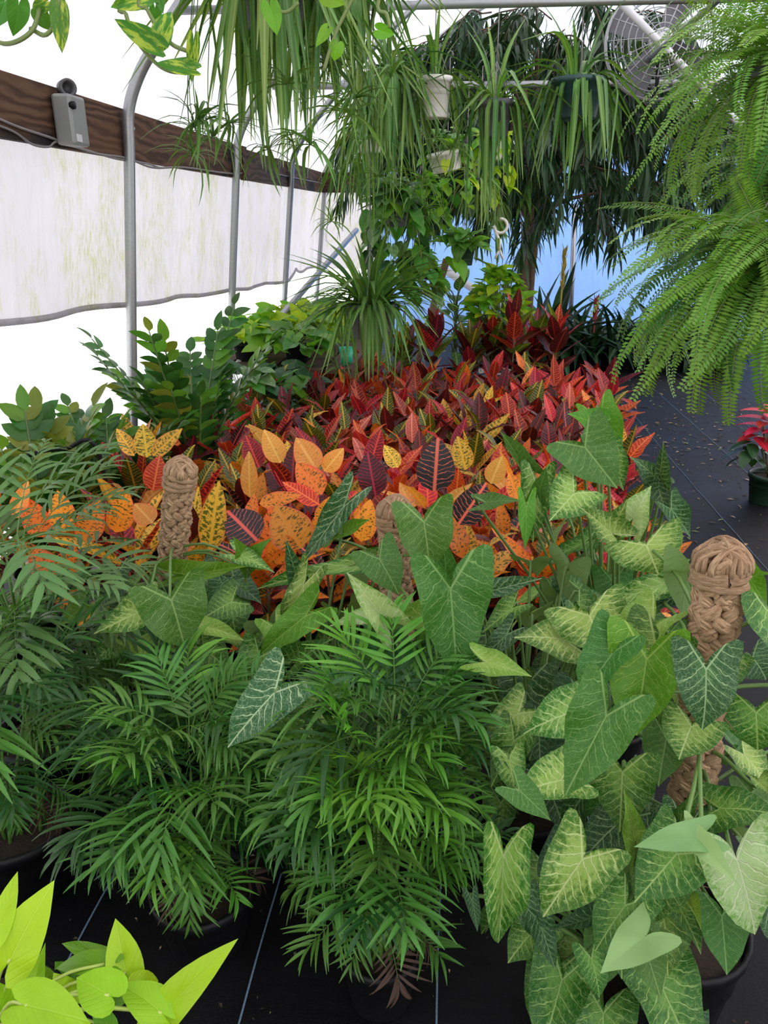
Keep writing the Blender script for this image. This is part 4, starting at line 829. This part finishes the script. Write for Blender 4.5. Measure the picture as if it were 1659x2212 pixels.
TW = [twig(k, TM[0]) for k in range(4)]+[twig(k+9, TM[1]) for k in range(3)]+[twig(20, TM[2])]
tx = at(1140, 560, 7.7).x; t = thing('fig_tree', 'weeping tree with long narrow dark leaves in front of the blue wall', 'tree', (tx, 7.7, 0)); pot(t, .22, .3, M_black)
b = MB(); pp = [(0, 0, .1), (.0, 0, .6), (-.02, .01, 1.1), (.02, 0, 1.5)]
b.tube(bez(pp, 5), [.075]*10+[.065]*6, 10); b.tube(bez([(.06, -.03, .1), (.045, -.04, .7), (.05, -.03, 1.15), (.07, 0, 1.55)], 5), .03, 7); b.tube(bez([(-.06, .02, .1), (-.05, -.03, .7), (-.02, -.06, 1.2), (-.04, 0, 1.55)], 5), .026, 7)
link('trunk', b.mesh('trunk', M_bark), t)
b = MB(); ends = []
for k in range(16):
    a = k*2.399; q = k/15; rad = random.uniform(.55, 1.15)*(1-.3*q); z = 1.75+1.45*q; e = Vector((rad*1.1*math.cos(a), rad*.8*math.sin(a), z))
    b.tube(bez([(0, 0, 1.45), Vector((e.x*.35, e.y*.35, 1.5+(z-1.5)*.6)), e], 5), [.03, .028, .026, .024, .022, .02, .018, .016, .014, .012, .01], 6); ends.append(e)
link('branches', b.mesh('branches', M_bark), t)
for i in range(290):
    a = i*2.399+jit(.3); q = (i+.5)/290; z = 1.60+1.5*q; R_ = 1.2*math.sqrt(max(.05, 1-((z-2.15)/1.3)**2)); rad = R_*math.sqrt(random.uniform(.12, 1))
    if z < 1.85: rad = R_*random.uniform(.5, 1)
    p = Vector((rad*1.22*math.cos(a)+.14, rad*.85*math.sin(a), z+jit(.08))); m = random.choices(TW, (5, 5, 5, 5, 3, 3, 3, 1.2))[0]
    if p.x > .75 and p.z > 2.6: p.x -= .9; p.z -= .3
    link('leafy_twig', m, t, Matrix.Translation(p) @ Matrix.Rotation(a-PI/2+jit(.8), 4, 'Z') @ Matrix.Rotation(jit(.35), 4, 'X') @ Matrix.Scale(1.4, 4))

# ================================================================== ZZ PLANTS, BENCH, LEFT SIDE
ZM = [lance_mat('zz_leaf', (.035, .125, .022), (.06, .17, .04), 0, .5, .008, .0001, 0, None, .28, .2), lance_mat('zz_leaf_fresh', (.11, .28, .03), (.16, .33, .05), 0, .5, .008, .0001, 0, None, .3, .3), lance_mat('zz_leaf_old', (.20, .24, .03), (.25, .3, .06), 0, .5, .008, .0001, 0, None, .35, .25)]
ZL = []
for m in ZM:
    for fo, cu in ((.3, .3), (.15, .6)): V, F, uv, e = blade(.50, prof_ovate, 5, 2, fo, cu); ZL.append(mesh('leaflet', V, F, m, uv, e))
M_zst = plain('zz_stem', (.10, .17, .05), .45)
def zz(lab, loc, r, h, ns, hr, w=(6, 6, 3, 3, .6, .6), lean=.5, az=None):
    t = thing('zz_plant', lab, 'zz plant', loc, 'zz plants'); pot(t, r, h, M_black)
    for k in range(ns):
        a = k*2.399+jit(.4) if az is None else random.uniform(*az); H = random.uniform(*hr); o = H*random.uniform(.15, lean); c, s_ = math.cos(a), math.sin(a)
        pts = bez([(r*.4*c, r*.4*s_, h*.8), (r*.5*c+o*.25*c, r*.5*s_+o*.25*s_, h+H*.45), (r*.5*c+o*c, r*.5*s_+o*s_, h+H)], 9)
        b = MB(); b.tube(pts, [.011-.008*i/(len(pts)-1) for i in range(len(pts))], 6); st = link('stem', b.mesh('stem', M_zst), t); n = len(pts)
        for i in range(5, n):
            T = (pts[i]-pts[i-1]).normalized(); side = T.cross(Vector((-s_, c, 0)).cross(T)).normalized() if False else Vector((-s_, c, 0))
            for sg in ((-1, 1) if i < n-1 else (0,)):
                d = T*.75+side*sg*.8+Vector((jit(.15), jit(.15), jit(.15))); L = random.uniform(.09, .125)*(1-.35*abs(i/n-.65))
                link('leaflet', random.choices(ZL, w)[0], st, frame(pts[i], d, Vector((-c, -s_, .4))+side*sg*-.3, L))
    return t
zz('tall zz plant with glossy upright stems in front of the second pipe', (-1.25, 3.45, 0), .14, .28, 18, (.46, .84), lean=.6)
zz('zz plant with spread stems beside the nearest bent pipe, left of the tall one', (-1.48, 2.98, 0), .13, .26, 16, (.28, .5), lean=.8)
zz('yellowish zz plant at the left edge above the bamboo palm', (-1.50, 2.5, 0), .13, .26, 15, (.35, .60), (4, 4, 4, 4, 2, 2))
# bench with pothos pots
M_bwood = plain('grey_brown_board', (.11, .06, .045), .8, 0, .4, 18)
t = thing('plant_bench', 'low brown wooden bench under the pothos along the left wall', 'bench', (-1.24, 6.2, .12))
for k in range(6): b = MB(); b.box((-.42+.17*k, 0, .41), (.15, 2.2, .03)); link('board', b.mesh('board', M_bwood, False), t)
b = MB(); b.box((.52, 0, .375), (.035, 2.24, .12)); link('apron', b.mesh('apron', M_bwood, False), t)
for x in (-.45, .45):
    for y in (-1, 1): b = MB(); b.box((x, y, .13), (.07, .07, .50)); link('leg', b.mesh('leg', M_bwood, False), t)
def bush(name, lab, loc, r, h, nl, size, kinds, rad, zr, cat='pothos', group=None, potmat=M_black):
    t = thing(name, lab, cat, loc, group); pot(t, r, h, potmat); b = MB(); ks, ws = list(kinds), list(kinds.values())
    for i in range(nl):
        a = i*2.399+jit(.3); q = random.random(); z = zr[0]+(zr[1]-zr[0])*q; rr = rad*math.sqrt(max(.05, 1-q*q))*math.sqrt(random.uniform(.2, 1))
        p = Vector((rr*math.cos(a), rr*math.sin(a), z)); d = Vector((math.cos(a+jit(.6)), math.sin(a+jit(.6))-.2, random.uniform(-.6, .7))); l = random.uniform(*size)
        link('leaf', random.choice(HL[random.choices(ks, ws)[0]]), t, frame(p, d, (math.cos(a)*.6, math.sin(a)*.6-.25, .8), l))
        b.tube(bez([(0, 0, h*.8), p*.5+Vector((0, 0, h*.6)), p], 3), .0022, 4)
    link('stems', b.mesh('stems', M_vine), t); return t
for i, (X, Y, k, lab) in enumerate(((-1.5, 5.4, dict(lime=4, fresh=4, green=1), 'bright green pothos at the near end of the bench, by the diagonal brace pipe'), (-1.12, 5.35, dict(fresh=3, green=4, silver=2), 'mid green pothos on the near right corner of the bench'), (-1.52, 5.95, dict(lime=4, fresh=4), 'lime pothos second along the wall side of the bench'),
        (-1.14, 5.95, dict(lime=3, fresh=4), 'lime pothos second along the aisle side of the bench'), (-1.5, 6.55, dict(fresh=5, lime=3), 'bright pothos third along the wall side of the bench'), (-1.1, 6.55, dict(lime=5, fresh=3), 'lime pothos behind the big grey spider plant pot'), (-1.3, 7.05, dict(fresh=5, lime=3), 'pothos at the far end of the bench'))):
    bush('pothos_pot', lab, (X, Y, .547), .09, .13, 44, (.10, .16), k, .28, (.10, .24), group='pothos on the bench')
bush('pothos_pot', 'dark green pothos on the floor between the tall zz plant and the bench', (-1.27, 4.55, 0), .13, .28, 60, (.10, .16), dict(green=4, deep=4, silver=2, fresh=1), .36, (.36, .64))
bush('pothos_pot', 'dark green pothos on the floor below the near end of the bench', (-1.13, 4.95, 0), .13, .26, 50, (.10, .15), dict(green=4, deep=5, silver=1), .30, (.34, .60))
p = at(768, 782, 5.3); t = thing('plant_pot', 'bright turquoise green cup standing on the bench end', 'pot', (-.76, 5.26, .547)); b = MB(); b.lathe([(0, 0), (.036, 0), (.052, .12), (.048, .12), (.034, .01), (0, .01)], 20); link('cup', b.mesh('cup', plain('turquoise_plastic', (.03, .50, .30), .4)), t)
# ================================================================== PLANTS BEYOND THE BED
bush('lime_vine_pot', 'rounded lime green heart leaf bush left of the tree trunk', (at(1078, 640, 6.5).x, 6.5, 0), .13, .3, 230, (.08, .125), dict(lime=4, fresh=6), .29, (.5, 1.12), 'vine plant', None, M_wpot)
DM = lance_mat('dieffenbachia', (.05, .19, .03), (.45, .58, .25), 10, .6, .03, .5, .4, (.05, .18, .03), .35, .2); V, F, uv, e = blade(.42, prof_ovate, 8, 4, .2, .6); DL = mesh('leaf', V, F, DM, uv, e)
t = thing('dumb_cane', 'pale striped broad leaved plant between the stake and the lime bush', 'dumb cane', (at(985, 660, 6.7).x, 6.7, 0)); pot(t, .12, .26); b = MB()
for i in range(26):
    a = i*2.399; q = i/25; el = R(-15+70*q+jit(15)); p = Vector((.03*math.cos(a), .03*math.sin(a), .40+.5*q)); d = Vector((math.cos(a)*math.cos(el), math.sin(a)*math.cos(el), math.sin(el))); link('leaf', DL, t, frame(p+d*.08, d, (0, -.3, 1), random.uniform(.2, .3)))
    b.tube([(0, 0, p.z-.1), p, p+d*.08], .005, 5)
b.tube([(0, 0, .2), (0, 0, .85)], .014, 8); link('stems', b.mesh('stems', M_zst), t)
BRL = []
for m in (strap_mat('bromeliad_dark', (.014, .045, .018), (.02, .06, .03), .01, .1, .35), strap_mat('bromeliad_green', (.03, .09, .03), (.05, .13, .05), .01, .15, .38)):
    for th, kn in ((.9, .9), (1.5, .8), (.4, 1), (2.0, .7)): V, F, uv, e = arch(.11, th, kn, 7, 2, .5); BRL.append(mesh('leaf', V, F, m, uv, e))
FLW = {'yellow': plain('yellow_bract', (.55, .42, .06), .5), 'red': plain('red_bract', (.40, .05, .04), .5)}
def brom(lab, X, Y, sc, N=26, spike=None, kinds=8, r=.10):
    t = thing('bromeliad', lab, 'bromeliad', (X, Y, 0), 'dark plants in black pots along the back wall'); pot(t, r, .19)
    for i in range(N):
        a = i*2.399; q = i/(N-1); el = R(18+64*q+jit(10)); L = random.uniform(.36, .56)*sc; link('leaf', random.choice(BRL[:kinds]), t, frame((.02*math.cos(a), .02*math.sin(a), .17+.05*sc*q), (math.cos(a)*math.cos(el), math.sin(a)*math.cos(el), math.sin(el)), (0, 0, 1), L))
    if spike:
        b = MB(); b.tube([(0, 0, .2), (0, 0, .75*sc)], .009, 6)
        for i in range(18):
            a = i*2.4; V, F, uv, e = blade(.35, prof_lance, 4, 2, .4, -.5); b.add(xf(V, frame((0, 0, (.5+.014*i)*sc), (math.cos(a)*.6, math.sin(a)*.6, 1), (-math.cos(a), -math.sin(a), .5), .11)), F, uv, e)
        link('flower_spike', b.mesh('flower_spike', FLW[spike]), t, label=f'{spike} flower spike')
for px, Y, sc, sp, lab in ((1165, 8.2, 1.5, None, 'dark strap leaved plant just right of the tree trunk'), (1203, 8.3, 1.65, 'yellow', 'dark bromeliad with a yellow flower spike right of the trunk'), (1245, 8.35, 1.35, None, 'dark bromeliad under the thin wall post'),
     (1278, 8.25, 1.15, 'red', 'dark bromeliad with a reddish flower spike right of the wall post'), (1318, 8.3, 1.2, None, 'dark bromeliad in the middle of the back row'), (1352, 8.35, 1.3, None, 'dark bromeliad right of the middle of the back row'), (1392, 8.3, 1.15, None, 'dark bromeliad left of the hanging fern tips'),
     (1430, 8.3, 1.1, 'red', 'dark bromeliad with a red spike behind the fern tips'), (1472, 8.35, 1.2, None, 'dark bromeliad behind the lower fern, second from the last'), (1515, 8.3, 1.25, None, 'dark bromeliad behind the lower fern, next to the last'), (1560, 8.3, 1.2, None, 'last dark bromeliad of the back row, behind the lower fern'),
     (1185, 8.75, 1.6, None, 'dark strap leaved plant behind the yellow flowered bromeliad'), (1265, 8.8, 1.4, None, 'dark bromeliad in the rear row behind the reddish spike'), (1335, 8.8, 1.5, None, 'dark bromeliad in the rear row at the middle'), (1412, 8.8, 1.5, None, 'dark bromeliad in the rear row behind the fern tips'), (1490, 8.8, 1.6, None, 'dark bromeliad in the rear row behind the lower fern')):
    brom(lab, at(px, 760, Y).x, Y, sc*(.95 if px < 1230 else .8), spike=sp)
# poinsettia
t = thing('poinsettia', 'red poinsettia in a pot at the right edge of the aisle', 'poinsettia', (at(1700, 820, 4.25).x, 4.25, 0)); pot(t, .10, .17, M_gpot)
PM = lance_mat('poinsettia_red', (.55, .012, .03), (.7, .06, .06), 8, .6, .02, .2, 0, None, .45, .25); V, F, uv, e = blade(.5, prof_ovate, 6, 2, .2, .5); PLf = mesh('bract', V, F, PM, uv, e); V, F, uv, e = blade(.5, prof_ovate, 6, 2, .2, .6); PGf = mesh('leaf', V, F, HM['deep'], uv, e)
for i in range(54):
    a = i*2.399; q = i/53; red = q > .35; p = Vector((.14*(1-q*.6)*math.cos(a*1.3), .14*(1-q*.6)*math.sin(a*1.3), .26+.24*q)); el = R(-25+45*q); link('bract' if red else 'leaf', PLf if red else PGf, t, frame(p, (math.cos(a)*math.cos(el), math.sin(a)*math.cos(el), math.sin(el)), (0, 0, 1), random.uniform(.12, .17)))
b = MB()
for k in range(7): b.tube([(0, 0, .14), (.06*math.cos(k), .06*math.sin(k), .3), (.08*math.cos(k*1.3), .08*math.sin(k*1.3), .45)], .005, 5)
link('stems', b.mesh('stems', M_cstem), t)
# ================================================================== LITTER ON THE FLOOR
b = MB(); rn = random.Random(3)
for i in range(1500):
    if i < 1240: x = rn.uniform(1.0, 2.9); y = rn.uniform(2.6, 8.0) if rn.random() < .55 else rn.gauss(5.6, .9)
    else: x = rn.uniform(-1.3, 1.1); y = rn.uniform(.85, 1.5)
    a = rn.uniform(0, 6.28); L = rn.uniform(.006, .024)*(1 if i < 1240 else .35); w = L*rn.uniform(.25, .6); c, s_ = math.cos(a), math.sin(a); z = .003
    b.add([(x-L*c, y-L*s_, z), (x+w*s_, y-w*c, z+.003), (x+L*c, y+L*s_, z+.001), (x-w*s_, y+w*c, z+.004)], [(0, 1, 2, 3)], mi=rn.choices((0, 1, 2), (5, 2, 3))[0])
o = link('leaf_litter', b.mesh('leaf_litter', [plain('litter_dark', (.05, .035, .02), .9), plain('litter_green', (.12, .17, .05), .8), plain('litter_tan', (.30, .22, .13), .9)], False), kind='stuff'); tag(o, 'scraps of dry leaves scattered over the black floor fabric', 'litter')
V, F, uv, e = blade(.4, prof_ovate, 6, 2, .5, .8); DRY = mesh('fallen_leaf', [(x, y, abs(z)+.012*0) for x, y, z in V], F, plain('dry_leaf', (.14, .075, .045), .8), uv, e)
for px, py, a, L, lab in ((1600, 2087, 1.2, .03, 'curled brown dead leaf on the floor near the right edge'), (1462, 2154, 1.6, .028, 'brown dead leaf lying beside the front pot'), (1402, 2205, .2, .018, 'small brown scrap at the bottom edge near the right blue seam')):
    d = FW+RT*((px-829.5)/FPX)-UP*((py-1106)/FPX); p = EYE+d*(-1.5/d.z); o = link('fallen_leaf', DRY, None, Matrix.Translation((p.x, p.y, .003)) @ Matrix.Rotation(a, 4, 'Z') @ Matrix.Scale(L, 4)); tag(o, lab, 'leaf')

cab = [at(-20, 1035, 2.35), at(30, 1000, 2.38), at(80, 978, 2.4), at(140, 970, 2.42), at(215, 985, 2.44)]
pipe('irrigation_tube', bez([Vector((-1.62, 2.3, 0))]+cab+[Vector((-1.3, 2.62, 0))], 6), .008, 'dark thin irrigation tube arching over the leaves at the left edge', M_black, 'tube', 6)
